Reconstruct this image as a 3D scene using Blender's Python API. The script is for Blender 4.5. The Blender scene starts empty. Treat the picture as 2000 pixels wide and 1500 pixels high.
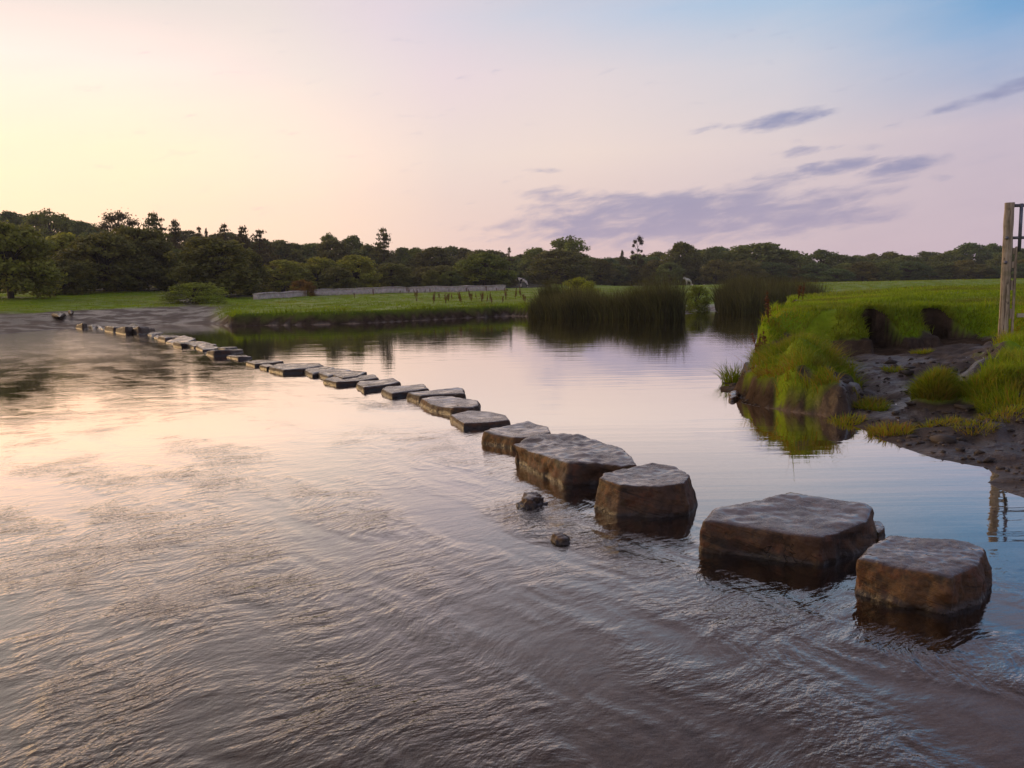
import bpy, bmesh, math, random
import numpy as np
from mathutils import Vector, Matrix, noise as mnoise

random.seed(7)
RNG = np.random.default_rng(11)
sc = bpy.context.scene
COL = sc.collection

# ------------------------------------------------------------------ camera
CAM_H = 1.6
F_PX = 1600.0
PITCH = math.atan(187 / F_PX)
ROLL = math.radians(1.1)
FW = np.array([0, math.cos(PITCH), -math.sin(PITCH)])
R0 = np.array([1.0, 0, 0])
U0 = np.array([0, math.sin(PITCH), math.cos(PITCH)])
RT = math.cos(ROLL) * R0 - math.sin(ROLL) * U0
UP = math.sin(ROLL) * R0 + math.cos(ROLL) * U0


def ray(px, py):
    return FW + (px - 1000) / F_PX * RT + (750 - py) / F_PX * UP


def at(px, py, z=0.0):
    """world point at height z seen at photo pixel (2000 x 1500)"""
    d = ray(px, py)
    t = (z - CAM_H) / d[2]
    return (d[0] * t, d[1] * t)


def atd(px, py, dist):
    d = ray(px, py)
    t = dist / d[1]
    return (d[0] * t, dist, CAM_H + d[2] * t)


def azel(px, py):
    d = ray(px, py)
    return (math.degrees(math.atan2(d[0], d[1])),
            math.degrees(math.atan2(d[2], math.hypot(d[0], d[1]))))


cam_d = bpy.data.cameras.new('camera')
cam_d.sensor_width = 36
cam_d.lens = F_PX / 2000 * 36
cam_d.clip_start = 0.05
cam_d.clip_end = 4000
cam = bpy.data.objects.new('camera', cam_d)
COL.objects.link(cam)
M = Matrix.Identity(4)
for i in range(3):
    M[i][0] = RT[i]
    M[i][1] = UP[i]
    M[i][2] = -FW[i]
M[2][3] = CAM_H
cam.matrix_world = M
sc.camera = cam

# ------------------------------------------------------------------ helpers


def tag(o, label=None, cat=None, group=None, kind=None):
    if label:
        o['label'] = label
    if cat:
        o['category'] = cat
    if group:
        o['group'] = group
    if kind:
        o['kind'] = kind
    return o


def empty(name, loc, rz=0.0):
    o = bpy.data.objects.new(name, None)
    o.empty_display_size = 0.2
    COL.objects.link(o)
    o.location = loc
    o.rotation_euler = (0, 0, rz)
    return o


def link_mesh(name, me, mat=None, parent=None, smooth=True):
    o = bpy.data.objects.new(name, me)
    COL.objects.link(o)
    if mat:
        me.materials.append(mat)
    if parent:
        o.parent = parent
    if smooth:
        me.polygons.foreach_set('use_smooth', np.ones(len(me.polygons), dtype=bool))
    return o


def np_mesh(name, verts, faces_list, attrs=None):
    """verts (N,3); faces_list: list of (M,k) int arrays"""
    me = bpy.data.meshes.new(name)
    verts = np.ascontiguousarray(verts, dtype=np.float32)
    me.vertices.add(len(verts))
    me.vertices.foreach_set('co', verts.ravel())
    idx = np.concatenate([f.ravel() for f in faces_list]).astype(np.int32)
    sizes = np.concatenate([np.full(len(f), f.shape[1], dtype=np.int32) for f in faces_list])
    starts = np.concatenate([[0], np.cumsum(sizes)[:-1]]).astype(np.int32)
    me.loops.add(len(idx))
    me.loops.foreach_set('vertex_index', idx)
    me.polygons.add(len(sizes))
    me.polygons.foreach_set('loop_start', starts)
    me.update(calc_edges=True)
    me.validate()
    if attrs:
        for k, v in attrs.items():
            a = me.attributes.new(k, 'FLOAT', 'POINT')
            a.data.foreach_set('value', np.ascontiguousarray(v, dtype=np.float32))
    return me


def _hash(ix, iy, seed):
    n = (ix.astype(np.int64) * 374761393 + iy.astype(np.int64) * 668265263 + seed * 1442695041) & 0xFFFFFFFF
    n = ((n ^ (n >> 13)) * 1274126177) & 0xFFFFFFFF
    n = n ^ (n >> 16)
    return (n & 0xFFFF) / 65535.0


def vnoise(x, y, seed=0):
    x = np.asarray(x, float)
    y = np.asarray(y, float)
    ix = np.floor(x)
    iy = np.floor(y)
    fx = x - ix
    fy = y - iy
    ux = fx * fx * fx * (fx * (fx * 6 - 15) + 10)
    uy = fy * fy * fy * (fy * (fy * 6 - 15) + 10)
    a = _hash(ix, iy, seed)
    b = _hash(ix + 1, iy, seed)
    c = _hash(ix, iy + 1, seed)
    d = _hash(ix + 1, iy + 1, seed)
    return (a + (b - a) * ux + (c - a) * uy + (a - b - c + d) * ux * uy) * 2 - 1


def fbm(x, y, seed=0, octv=4, gain=0.5):
    s = 0
    amp = 1
    for k in range(octv):
        s = s + amp * vnoise(x * 2 ** k + 13.7 * k, y * 2 ** k - 7.1 * k, seed + k)
        amp *= gain
    return s


def ss(a, b, x):
    t = np.clip((x - a) / (b - a), 0, 1)
    return t * t * (3 - 2 * t)


def sdf(poly, X, Y):
    """signed distance, positive inside"""
    X = np.asarray(X, float)
    Y = np.asarray(Y, float)
    best = np.full(X.shape, 1e18)
    ins = np.zeros(X.shape, bool)
    n = len(poly)
    for i in range(n):
        ax, ay = poly[i]
        bx, by = poly[(i + 1) % n]
        ex, ey = bx - ax, by - ay
        t = np.clip(((X - ax) * ex + (Y - ay) * ey) / (ex * ex + ey * ey + 1e-12), 0, 1)
        dx = X - ax - t * ex
        dy = Y - ay - t * ey
        best = np.minimum(best, dx * dx + dy * dy)
        c = ((ay > Y) != (by > Y))
        if by != ay:
            c &= X < (bx - ax) * (Y - ay) / (by - ay) + ax
        ins ^= c
    d = np.sqrt(best)
    return np.where(ins, d, -d)


# ------------------------------------------------------------------ terrain
WATER = [at(0, 654), (-45, 34), (-130, 22), (-130, -9), (-5, -3.0), (0.2, -1.6), (2.6, 0.4), (3.5, 3.0),
         at(2000, 966), at(1960, 948), at(1880, 916), at(1800, 890), at(1745, 868), at(1690, 842), at(1600, 812),
         at(1520, 800), at(1442, 782), (3.15, 12.1), (4.35, 14.8), (7.3, 22), (12.2, 36), (22, 42), (70, 46),
         (70, 58), at(1625, 601), at(1450, 610), at(1400, 610), at(1372, 603), at(1345, 613), at(1200, 618),
         at(1100, 619), at(1030, 618), at(1000, 617), at(850, 624), at(700, 632), at(520, 636), at(440, 638),
         at(425, 632), at(300, 634), at(140, 641)]

TUSS = [at(1440, 775, .05), at(1500, 792, .05), at(1560, 798, .05), at(1620, 800, .1), at(1668, 795, .15), at(1700, 768, .25),
        at(1692, 722, .35), at(1668, 690, .45), at(1640, 668, .5), (6.6, 16.4), (4.8, 15.2), (4.3, 14.2), (3.5, 12.8)]
PLAT = [at(1640, 668, .5), at(1700, 668, .5), at(1750, 664, .5), at(1830, 660, .5), at(1900, 656, .5), at(1955, 664, .5),
        at(2010, 668, .5), (13, 14.2), (70, 12), (70, 45.5), (22, 43), (11.4, 36.2), (6.4, 22.4), (3.6, 15.3), (4.3, 14.3),
        at(1560, 668, .5)]
BITES = [(at(1766, 668, .5), 0.34, 1.25), (at(1880, 660, .5), 0.42, 1.15)]
MOUND = [at(1868, 762, .3), at(1930, 772, .3), at(2010, 770, .3), (8.6, 7.6), (16, 8), (16, 14), at(2010, 655, .5), at(1930, 662, .5),
         at(1890, 700, .45), at(1850, 730, .4)]


def terrain(X, Y, full=False):
    X = np.asarray(X, float)
    Y = np.asarray(Y, float)
    d = -sdf(WATER, X, Y)          # >0 on land
    d = d + np.where(Y > 20, .25, .20) * fbm(X * np.where(Y > 20, .5, 1.2), Y * np.where(Y > 20, .5, 1.2), 91, 4) * ss(3, 1, np.abs(d))
    az = np.degrees(np.arctan2(X, np.maximum(Y, 0.01)))
    dn = d + 0.10 * fbm(X * 1.3, Y * 1.3, 3, 3)
    # river bed
    depth = 0.16 * ss(-.1, 2.0, -d) + 0.06 * ss(0, .25, -d) + 0.25 * ss(3, 12, -d)
    bed = -depth + 0.025 * fbm(X * 2.2, Y * 2.2, 5, 4) * ss(0, .6, -d)
    # muddy beach, far left
    dd = np.maximum(d, 0)
    beach = 0.105 * np.minimum(dd, 8) + 0.042 * np.clip(dd - 8, 0, 32) + 0.03 * fbm(X * .8, Y * .8, 9, 4) * np.clip(dd, 0, 1)
    # cut bank, far side
    cut = 0.60 * ss(0.0, 0.55, dn) * ss(0, .2, d) + 0.0205 * np.clip(dd - .5, 0, 48) + 0.05 * fbm(X * .5, Y * .5, 21, 4) * ss(.2, 2, dd)
    reedw = ss(2.5, 5.0, az) * (Y > 30)
    cut = cut * (1 - reedw) + reedw * (0.25 * ss(0, 2, dd) + .034 * np.clip(dd - 1, 0, 38) + 0.03 * fbm(X * .6, Y * .6, 22, 3) * ss(0, 2, dd))
    wb = ss(-18.6, -20.2, az + 0.25 * fbm(X * .4, Y * .4, 2, 3))
    far = cut * (1 - wb) + beach * wb
    # wooded hill rising on the left
    hill = 13 * ss(95, 230, Y) * ss(-4, -26, az) + 2.0 * ss(90, 230, Y) * ss(-8, -1, az) * ss(9, 1, az)
    far = far + hill
    # right bank
    inr = (X > 1.5) & (Y < 46) & (az > 8) | ((Y < 9) & (X > -8))
    mud = 0.09 * np.clip(dd, 0, .5) + 0.072 * np.clip(dd - .5, 0, 5) + 0.05 * fbm(X * 1.6, Y * 1.6, 31, 4) * ss(.0, .9, dd) + .028 * fbm(X * 3.2, Y * 3.2, 32, 3) * ss(0, .7, dd) + .012 * np.abs(fbm(X * 8, Y * 8, 33, 2)) * ss(0, .4, dd) \
        + 0.12 * ss(1.35, 1.6, dn + 0.3 * fbm(X * .9, Y * .9, 37, 2)) * ss(4.6, 5.3, X)
    dP = sdf(PLAT, X, Y) + 0.10 * fbm(X * 1.2, Y * 1.2, 41, 3)
    bite = np.zeros_like(X)
    bitec = np.zeros_like(X)
    for (c, rx, depth_b) in BITES:
        u = (X - c[0]) / rx
        depth_b = depth_b * np.clip(1 - .45 * u * u, 0, 1) + .14 * fbm(X * 2.4, Y * 2.4, 47, 3)
        w = ss(1.15, .9, np.abs(u) + 0.25 * fbm(X * 1.8, Y * 1.8, 43, 2))
        bitec = np.maximum(bitec, ss(1.2, 1.0, np.abs(u) + 0.25 * fbm(X * 1.8, Y * 1.8, 43, 2)) * (dP < depth_b + .28 + .12 * fbm(X * 3, Y * 3, 44, 2)) * (dP > -.5))
        bite = np.maximum(bite, w * (dP < depth_b + .12 * fbm(X * 3, Y * 3, 44, 2)))
    plat = np.where(dP > 0, 0.5 + 0.55 * ss(0, 1.15, dP) + 0.24 * ss(1.0, 6, dP) + 0.22 * ss(10, 30, dP), 0)
    plat = plat + 0.03 * fbm(X * .9, Y * .9, 45, 3) * (dP > 0)
    plat = plat * ss(-.02, .28, d)
    plat = plat * (1 - bite) + mud * bite
    dT = sdf(TUSS, X, Y) + 0.09 * fbm(X * 1.7, Y * 1.7, 51, 3)
    tus = np.where(dT > 0, 0.33 * ss(0, .26 + .12 * vnoise(X * 4, Y * 4, 52), dT) + 0.40 * ss(.12, .95, dT) + 0.40 * ss(.7, 2.4, dT), 0) * ss(-.02, .12, d) \
        + 0.09 * fbm(X * 2.2, Y * 2.2, 53, 3) * ss(.1, .5, dT)
    dM = sdf(MOUND, X, Y) + 0.12 * fbm(X * 1.5, Y * 1.5, 61, 3)
    mnd = np.where(dM > 0, mud + 0.20 * ss(0, .5, dM) + 0.06 * fbm(X * 2.0, Y * 2.0, 62, 3), 0)
    sx, sy = SMALL_T
    rr = np.hypot(X - sx, Y - sy)
    st = mud + 0.2 * ss(.30, .08, rr)
    right = np.maximum.reduce([mud, plat, tus, mnd, st])
    landz = np.where(inr, right, far)
    z = np.where(d > 0, landz, bed)
    if not full:
        return z
    # surface masks
    g_far = ss(.25, .6, dn) * (1 - wb) + wb * ss(7.2, 8.2, dd + 1.2 * fbm(X * .25, Y * .25, 71, 4))
    # trodden path running up from the beach, and bare patches
    path = np.exp(-((az + 20.6 + (Y - 45) * 0.06) / 0.8) ** 2) * (Y > 40) * (Y < 85)
    g_far = g_far * (1 - .9 * path)
    g_far = np.where((az > 2.5) & (Y > 30), ss(.6, 2.5, dd), g_far)
    g_r = np.maximum.reduce([ss(.18, .34, dP + .22 * fbm(X * 2.6, Y * 2.6, 75, 3)) * (1 - bitec), ss(.24, .40, dT + .20 * fbm(X * 2.6, Y * 2.6, 73, 3)),
                             ss(.15, .45, dM + .3 * fbm(X * 2, Y * 2, 74, 3)), ss(.3, .2, rr)])
    g_r = g_r * (d > 0)
    g = np.where(inr, g_r, g_far) * (d > 0)
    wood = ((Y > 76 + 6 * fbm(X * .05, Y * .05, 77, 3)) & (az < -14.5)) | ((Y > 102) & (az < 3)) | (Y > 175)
    global CUTBANK, BITEC
    BITEC = bitec
    CUTBANK = np.where(inr, np.maximum(ss(.9, .2, d + .3 * fbm(X * 2, Y * 2, 81, 3)) * ss(4.5, 3.2, X), np.maximum(bitec, ss(.5, .0, np.abs(dP)) * .7)), (1 - wb) * (az < 2.5) * ss(1.0, .6, d)) * (d > 0)
    return z, g, wood.astype(float), d, np.where(inr, 1.0, 0.0), dT, dP, dM, bite


SMALL_T = at(1826, 742, .4)


def polar(rads, angs, fn):
    A, R = np.meshgrid(np.radians(angs), rads)
    X = (R * np.sin(A)).ravel()
    Y = (R * np.cos(A)).ravel()
    nr, na = len(rads), len(angs)
    i = np.arange(nr - 1)[:, None] * na + np.arange(na - 1)[None, :]
    i = i.ravel()
    quads = np.stack([i, i + 1, i + na + 1, i + na], 1)
    return X, Y, quads


angs = np.concatenate([np.arange(-180, -44, 4.0), np.arange(-44, 8, .25), np.arange(8, 36, .1), np.arange(36, 46, .4), np.arange(46, 181, 3.0)])
angs[-1] = 180.0
rads = [0.3]
while rads[-1] < 430:
    r = rads[-1]
    k = 1.03 if r < 4 else (1.007 if r < 18 else (1.0065 if r < 60 else (1.012 if r < 120 else 1.06)))
    rads.append(r * k)
rads = np.array(rads)
X, Y, Q = polar(rads, angs, None)
Z, G, WOOD, DSH, INR, *_ = terrain(X, Y, True)
ground_me = np_mesh('ground', np.stack([X, Y, Z], 1), [Q], {'grass': G, 'wood': WOOD, 'shore': DSH, 'near': INR, 'cutbank': CUTBANK})


# ------------------------------------------------------------------ materials
class NT:
    def __init__(self, name):
        self.m = bpy.data.materials.new(name)
        self.m.use_nodes = True
        self.t = self.m.node_tree
        self.t.nodes.clear()
        self.out = self.n('ShaderNodeOutputMaterial')

    def n(self, typ, **kw):
        nd = self.t.nodes.new(typ)
        for k, v in kw.items():
            setattr(nd, k, v)
        return nd

    def link(self, a, b):
        self.t.links.new(a, b)

    def put(self, sock, v):
        if hasattr(v, 'is_output'):
            self.link(v, sock)
        else:
            sock.default_value = v

    def math(self, op, a, b=None, c=None, clamp=False):
        nd = self.n('ShaderNodeMath', operation=op)
        nd.use_clamp = clamp
        self.put(nd.inputs[0], a)
        if b is not None:
            self.put(nd.inputs[1], b)
        if c is not None:
            self.put(nd.inputs[2], c)
        return nd.outputs[0]

    def mix(self, f, a, b, blend='MIX'):
        nd = self.n('ShaderNodeMix', data_type='RGBA', blend_type=blend)
        self.put(nd.inputs[0], f)
        self.put(nd.inputs[6], a)
        self.put(nd.inputs[7], b)
        return nd.outputs[2]

    def noise(self, vec, scale, detail=4, rough=.55, dim='3D', out=0, dist=0.0):
        nd = self.n('ShaderNodeTexNoise', noise_dimensions=dim)
        self.put(nd.inputs['Vector'], vec)
        nd.inputs['Scale'].default_value = scale
        nd.inputs['Detail'].default_value = detail
        nd.inputs['Roughness'].default_value = rough
        nd.inputs['Distortion'].default_value = dist
        return nd.outputs[out]

    def ramp(self, f, stops):
        nd = self.n('ShaderNodeValToRGB')
        cr = nd.color_ramp
        while len(cr.elements) < len(stops):
            cr.elements.new(0.5)
        for e, (p, c) in zip(cr.elements, stops):
            e.position = p
            e.color = (*c, 1) if len(c) == 3 else c
        self.put(nd.inputs[0], f)
        return nd.outputs[0]

    def rng(self, v, a, b, c=0.0, d=1.0, smooth=True):
        nd = self.n('ShaderNodeMapRange', interpolation_type='SMOOTHSTEP' if smooth else 'LINEAR')
        self.put(nd.inputs[0], v)
        nd.inputs[1].default_value = a
        nd.inputs[2].default_value = b
        nd.inputs[3].default_value = c
        nd.inputs[4].default_value = d
        return nd.outputs[0]

    def attr(self, name):
        return self.n('ShaderNodeAttribute', attribute_name=name).outputs['Fac']

    def pos(self):
        return self.n('ShaderNodeNewGeometry').outputs['Position']

    def map(self, vec, rot=(0, 0, 0), scale=(1, 1, 1)):
        nd = self.n('ShaderNodeMapping', vector_type='TEXTURE')
        self.put(nd.inputs[0], vec)
        nd.inputs['Rotation'].default_value = rot
        nd.inputs['Scale'].default_value = tuple(1.0 / v for v in scale)
        return nd.outputs[0]

    def bump(self, h, strength=1.0, dist=1.0):
        nd = self.n('ShaderNodeBump')
        nd.inputs['Strength'].default_value = strength
        nd.inputs['Distance'].default_value = dist
        self.link(h, nd.inputs['Height'])
        return nd.outputs[0]

    def bsdf(self, color, rough=.8, normal=None, spec=.3, metal=0.0):
        nd = self.n('ShaderNodeBsdfPrincipled')
        self.put(nd.inputs['Base Color'], color if hasattr(color, 'is_output') else (*color, 1))
        self.put(nd.inputs['Roughness'], rough)
        nd.inputs['Specular IOR Level'].default_value = spec
        nd.inputs['Metallic'].default_value = metal
        if normal is not None:
            self.link(normal, nd.inputs['Normal'])
        return nd.outputs[0]

    def done(self, shader):
        self.link(shader, self.out.inputs['Surface'])
        return self.m


def c4(r, g, b):
    return (r, g, b, 1)


# ground: mud, grass, woodland floor, river bed
t = NT('ground_soil')
p = t.pos()
n1 = t.noise(p, .35, 5)
n2 = t.noise(p, 2.6, 6, .65)
n3 = t.noise(p, 14, 4, .6)
grass = t.ramp(n1, [(.30, (.11, .17, .008)), (.48, (.18, .28, .010)), (.62, (.22, .31, .015)), (.75, (.23, .24, .03))])
grass = t.mix(t.math('MULTIPLY', t.rng(t.noise(p, .11, 5, .6), .48, .66), .6), grass, c4(.27, .24, .06))
grass = t.mix(t.rng(n2, .35, .7), grass, c4(.15, .21, .010), 'MIX')
mud = t.ramp(n2, [(.25, (.020, .014, .010)), (.5, (.052, .035, .025)), (.75, (.105, .074, .053))])
mud_far = t.ramp(n2, [(.25, (.055, .040, .031)), (.5, (.095, .070, .055)), (.75, (.15, .112, .088))])
bedc = t.ramp(t.noise(p, 9, 5, .7), [(.3, (.06, .042, .029)), (.5, (.21, .145, .098)), (.68, (.34, .245, .17)), (.8, (.20, .17, .06))])
near = t.attr('near')
mud = t.mix(near, mud_far, mud)
soil = t.ramp(n2, [(.3, (.020, .013, .009)), (.55, (.075, .050, .033)), (.75, (.13, .09, .06))])
geo = t.n('ShaderNodeNewGeometry')
nz = t.n('ShaderNodeSeparateXYZ')
t.link(geo.outputs['True Normal'], nz.inputs[0])
steep = t.math('MAXIMUM', t.rng(nz.outputs[2], .82, .62), t.attr('cutbank'))
mud = t.mix(steep, mud, soil)
col = t.mix(t.attr('grass'), mud, grass)
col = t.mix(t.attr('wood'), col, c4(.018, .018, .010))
sh = t.attr('shore')
col = t.mix(t.rng(sh, .03, -.06), col, bedc)
rg = t.mix(t.attr('grass'), c4(.75, .75, .75), c4(.95, .95, .95))
wet = t.noise(p, .9, 3)
rg2 = t.math('MULTIPLY', rg, t.rng(wet, .42, .60, .42, 1.0))
hb = t.math('ADD', t.math('MULTIPLY', n2, .07), t.math('MULTIPLY', n3, .02))
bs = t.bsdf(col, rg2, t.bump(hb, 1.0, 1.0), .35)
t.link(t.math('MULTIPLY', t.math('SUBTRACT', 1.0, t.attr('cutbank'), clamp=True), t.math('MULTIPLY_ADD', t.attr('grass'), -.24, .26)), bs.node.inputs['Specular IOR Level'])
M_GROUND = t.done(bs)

# leaves / blades: tint attribute drives the colour
def leaf_mat(name, stops, trans=.35, rough=.6, use_obj=False, patch=None):
    t = NT(name)
    c = t.ramp(t.attr('tint'), stops)
    if patch:
        f = t.rng(t.noise(t.pos(), patch[0], 3), .45, .65)
        c = t.mix(f, c, t.mix(.6, c, c4(*patch[1])))
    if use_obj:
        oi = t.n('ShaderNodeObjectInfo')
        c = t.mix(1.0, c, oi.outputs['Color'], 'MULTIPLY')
    d = t.bsdf(c, rough, None, .25)
    tr = t.n('ShaderNodeBsdfTranslucent')
    t.link(c, tr.inputs[0])
    mx = t.n('ShaderNodeMixShader')
    mx.inputs[0].default_value = trans
    t.link(d, mx.inputs[1])
    t.link(tr.outputs[0], mx.inputs[2])
    return t.done(mx.outputs[0])


M_GRASS = leaf_mat('grass_blades', [(0, (.17, .24, .008)), (.45, (.27, .38, .010)), (.75, (.37, .46, .015)), (.9, (.42, .37, .03)), (1, (.42, .28, .03))], .4,
                   patch=(.45, (.19, .17, .03)))
M_TUSSG = leaf_mat('tussock_blades', [(0, (.12, .18, .008)), (.4, (.22, .30, .010)), (.7, (.32, .35, .015)), (.88, (.40, .29, .03)), (1, (.40, .20, .03))], .4,
                   patch=(1.6, (.24, .16, .025)))
M_REED = leaf_mat('reed_blades', [(0, (.05, .048, .018)), (.5, (.10, .098, .028)), (.85, (.17, .17, .045)), (1, (.24, .19, .09))], .4)
M_LEAF = leaf_mat('tree_leaves', [(0, (.085, .095, .032)), (.4, (.16, .18, .045)), (.75, (.24, .27, .058)), (1, (.30, .30, .08))], .4, use_obj=True)
M_DOCK = leaf_mat('dock_seed_heads', [(0, (.10, .035, .012)), (.6, (.18, .062, .018)), (1, (.20, .11, .03))], .2)

t = NT('bark')
n = t.noise(t.map(t.n('ShaderNodeTexCoord').outputs['Object'], scale=(6, 6, 1.2)), 3, 4)
M_BARK = t.done(t.bsdf(t.ramp(n, [(.3, (.025, .018, .013)), (.7, (.075, .058, .045))]), .9, t.bump(n, .6, .05)))


def rock_mat(name, warm, k=1.0):
    t = NT(name)
    tc = t.pos()
    n1 = t.noise(tc, 4.5, 5, .6)
    n2 = t.noise(tc, 20, 5, .65)
    n3 = t.noise(tc, 1.9, 3)
    base = t.ramp(n1, [(.28, (.020, .013, .008)), (.5, (.062, .038, .022)), (.72, (.115, .073, .043))])
    alg = t.ramp(n2, [(.3, (.035, .026, .006)), (.7, (.15, .078, .016))])
    base = t.mix(t.math('MULTIPLY', t.rng(n3, .40, .62), warm), base, alg)
    n5 = t.noise(tc, 8.5, 4, .6)
    base = t.mix(t.math('MULTIPLY', t.rng(n5, .50, .66), .55), base, c4(.125, .050, .022))
    base = t.mix(t.math('MULTIPLY', t.rng(t.noise(tc, 6.1, 4), .55, .70), .5), base, c4(.045, .052, .020))
    grit = t.ramp(n2, [(.25, (.35, .35, .35)), (.5, (1, 1, 1)), (.8, (1.35, 1.3, 1.25))])
    base = t.mix(.75, base, grit, 'MULTIPLY')
    g = t.n('ShaderNodeNewGeometry')
    s = t.n('ShaderNodeSeparateXYZ')
    t.link(g.outputs['Normal'], s.inputs[0])
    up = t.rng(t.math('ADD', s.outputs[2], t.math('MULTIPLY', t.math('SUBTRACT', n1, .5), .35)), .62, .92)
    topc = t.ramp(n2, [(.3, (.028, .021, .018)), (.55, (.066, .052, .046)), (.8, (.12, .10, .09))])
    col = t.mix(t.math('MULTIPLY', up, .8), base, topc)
    col = t.mix(1.0, col, c4(k * 1.2, k * .97, k * .80), 'MULTIPLY')
    sp = t.n('ShaderNodeSeparateXYZ')
    t.link(g.outputs['Position'], sp.inputs[0])
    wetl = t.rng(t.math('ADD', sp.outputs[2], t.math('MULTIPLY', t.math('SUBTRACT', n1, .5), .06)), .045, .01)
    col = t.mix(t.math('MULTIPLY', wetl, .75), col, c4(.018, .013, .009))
    wn = t.rng(t.noise(tc, 4.2, 4, .6), .40, .56)
    rg = t.math('SUBTRACT', .72, t.math('MULTIPLY', up, t.math('MULTIPLY_ADD', wn, .30, .17)))
    rg = t.math('SUBTRACT', rg, t.math('MULTIPLY', wetl, .3), clamp=True)
    strata = t.noise(t.map(tc, (.12, .2, .3), (1.6, 1.6, 22)), 1.0, 4, .6)
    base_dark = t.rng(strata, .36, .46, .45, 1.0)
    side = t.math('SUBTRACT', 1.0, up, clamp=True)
    strata_tone = t.n('ShaderNodeCombineColor')
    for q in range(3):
        t.link(t.math('ADD', t.math('MULTIPLY', base_dark, side), t.math('SUBTRACT', 1.0, side)), strata_tone.inputs[q])
    col = t.mix(1.0, col, strata_tone.outputs[0], 'MULTIPLY')  # bedding layers of the stone darken its side faces
    vc = t.n('ShaderNodeTexVoronoi', feature='DISTANCE_TO_EDGE')
    wp = t.n('ShaderNodeVectorMath', operation='MULTIPLY_ADD')
    t.link(t.noise(tc, 6, 3, out=1), wp.inputs[0])
    wp.inputs[1].default_value = (.35, .35, .35)
    t.link(tc, wp.inputs[2])
    t.link(wp.outputs[0], vc.inputs['Vector'])
    vc.inputs['Scale'].default_value = 2.4
    crack = t.math('MAXIMUM', t.rng(vc.outputs[0], .0, .010), t.rng(t.noise(tc, 2.3, 3), .60, .52))
    col = t.mix(t.math('MULTIPLY', t.math('SUBTRACT', 1.0, crack), .5), col, c4(.012, .009, .007))
    h = t.math('ADD', t.math('ADD', t.math('MULTIPLY', n1, .030), t.math('MULTIPLY', n2, .016)), t.math('ADD', t.math('MULTIPLY', strata, .018), t.math('MULTIPLY', crack, .012)))
    nm = t.bump(h, .85, 1.0)
    b_ = t.bsdf(col, rg, nm, .5)
    nd = b_.node
    t.link(t.math('MULTIPLY', up, t.math('MULTIPLY_ADD', wn, -.72, 1.0)), nd.inputs['Coat Weight'])
    t.link(t.math('MULTIPLY_ADD', wn, .18, .06), nd.inputs['Coat Roughness'])
    nd.inputs['Coat IOR'].default_value = 1.7
    return t.done(b_)


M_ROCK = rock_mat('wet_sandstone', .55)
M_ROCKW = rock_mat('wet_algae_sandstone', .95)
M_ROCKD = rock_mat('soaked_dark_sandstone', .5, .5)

t = NT('drystone')
vo = t.n('ShaderNodeTexVoronoi')
tcw = t.n('ShaderNodeTexCoord').outputs['Object']
t.link(t.map(tcw, scale=(2.2, 2.2, 4.5)), vo.inputs['Vector'])
vd = t.n('ShaderNodeTexVoronoi', feature='DISTANCE_TO_EDGE')
t.link(t.map(tcw, scale=(2.2, 2.2, 4.5)), vd.inputs['Vector'])
cc = t.mix(.3, t.ramp(t.noise(tcw, 3, 4), [(.3, (.52, .44, .38)), (.7, (.78, .69, .62))]), vo.outputs['Color'], 'SOFT_LIGHT')
joint = t.rng(vd.outputs[0], .004, .03)
cc = t.mix(joint, c4(.06, .05, .04), cc)
M_WALL = t.done(t.bsdf(cc, .9, t.bump(t.math('MULTIPLY', joint, .05), 1, 1)))

t = NT('weathered_timber')
tcw = t.n('ShaderNodeTexCoord').outputs['Object']
n = t.noise(t.map(tcw, scale=(18, 18, 1.4)), 2.0, 6, .65)
n2 = t.noise(t.map(tcw, scale=(5, 5, 2)), 2.5, 4)
cc = t.ramp(n, [(.25, (.15, .115, .08)), (.5, (.38, .31, .235)), (.75, (.55, .48, .38))])
cc = t.mix(t.rng(n2, .58, .72), cc, c4(.055, .042, .032))
cc = t.mix(t.math('MULTIPLY', t.rng(t.noise(t.map(tcw, scale=(45, 45, .9)), 1.0, 3), .57, .64), .8), cc, c4(.045, .034, .026))
cc = t.mix(t.math('MULTIPLY', t.rng(t.noise(tcw, 3.1, 3), .5, .65), .5), cc, c4(.13, .13, .06))
M_TIMBER = t.done(t.bsdf(cc, .85, t.bump(n, .7, .02)))

t = NT('galvanised_steel')
n = t.noise(t.n('ShaderNodeTexCoord').outputs['Object'], 12, 4)
M_STEEL = t.done(t.bsdf(t.ramp(n, [(.3, (.10, .10, .13)), (.7, (.20, .20, .24))]), .5, None, .4, .5))

t = NT('timber_board')
tcw = t.n('ShaderNodeTexCoord').outputs['Object']
n = t.noise(t.map(tcw, scale=(1.5, 14, 14)), 3, 5)
M_BOARD = t.done(t.bsdf(t.ramp(n, [(.3, (.30, .26, .19)), (.7, (.55, .50, .40))]), .85))

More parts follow.
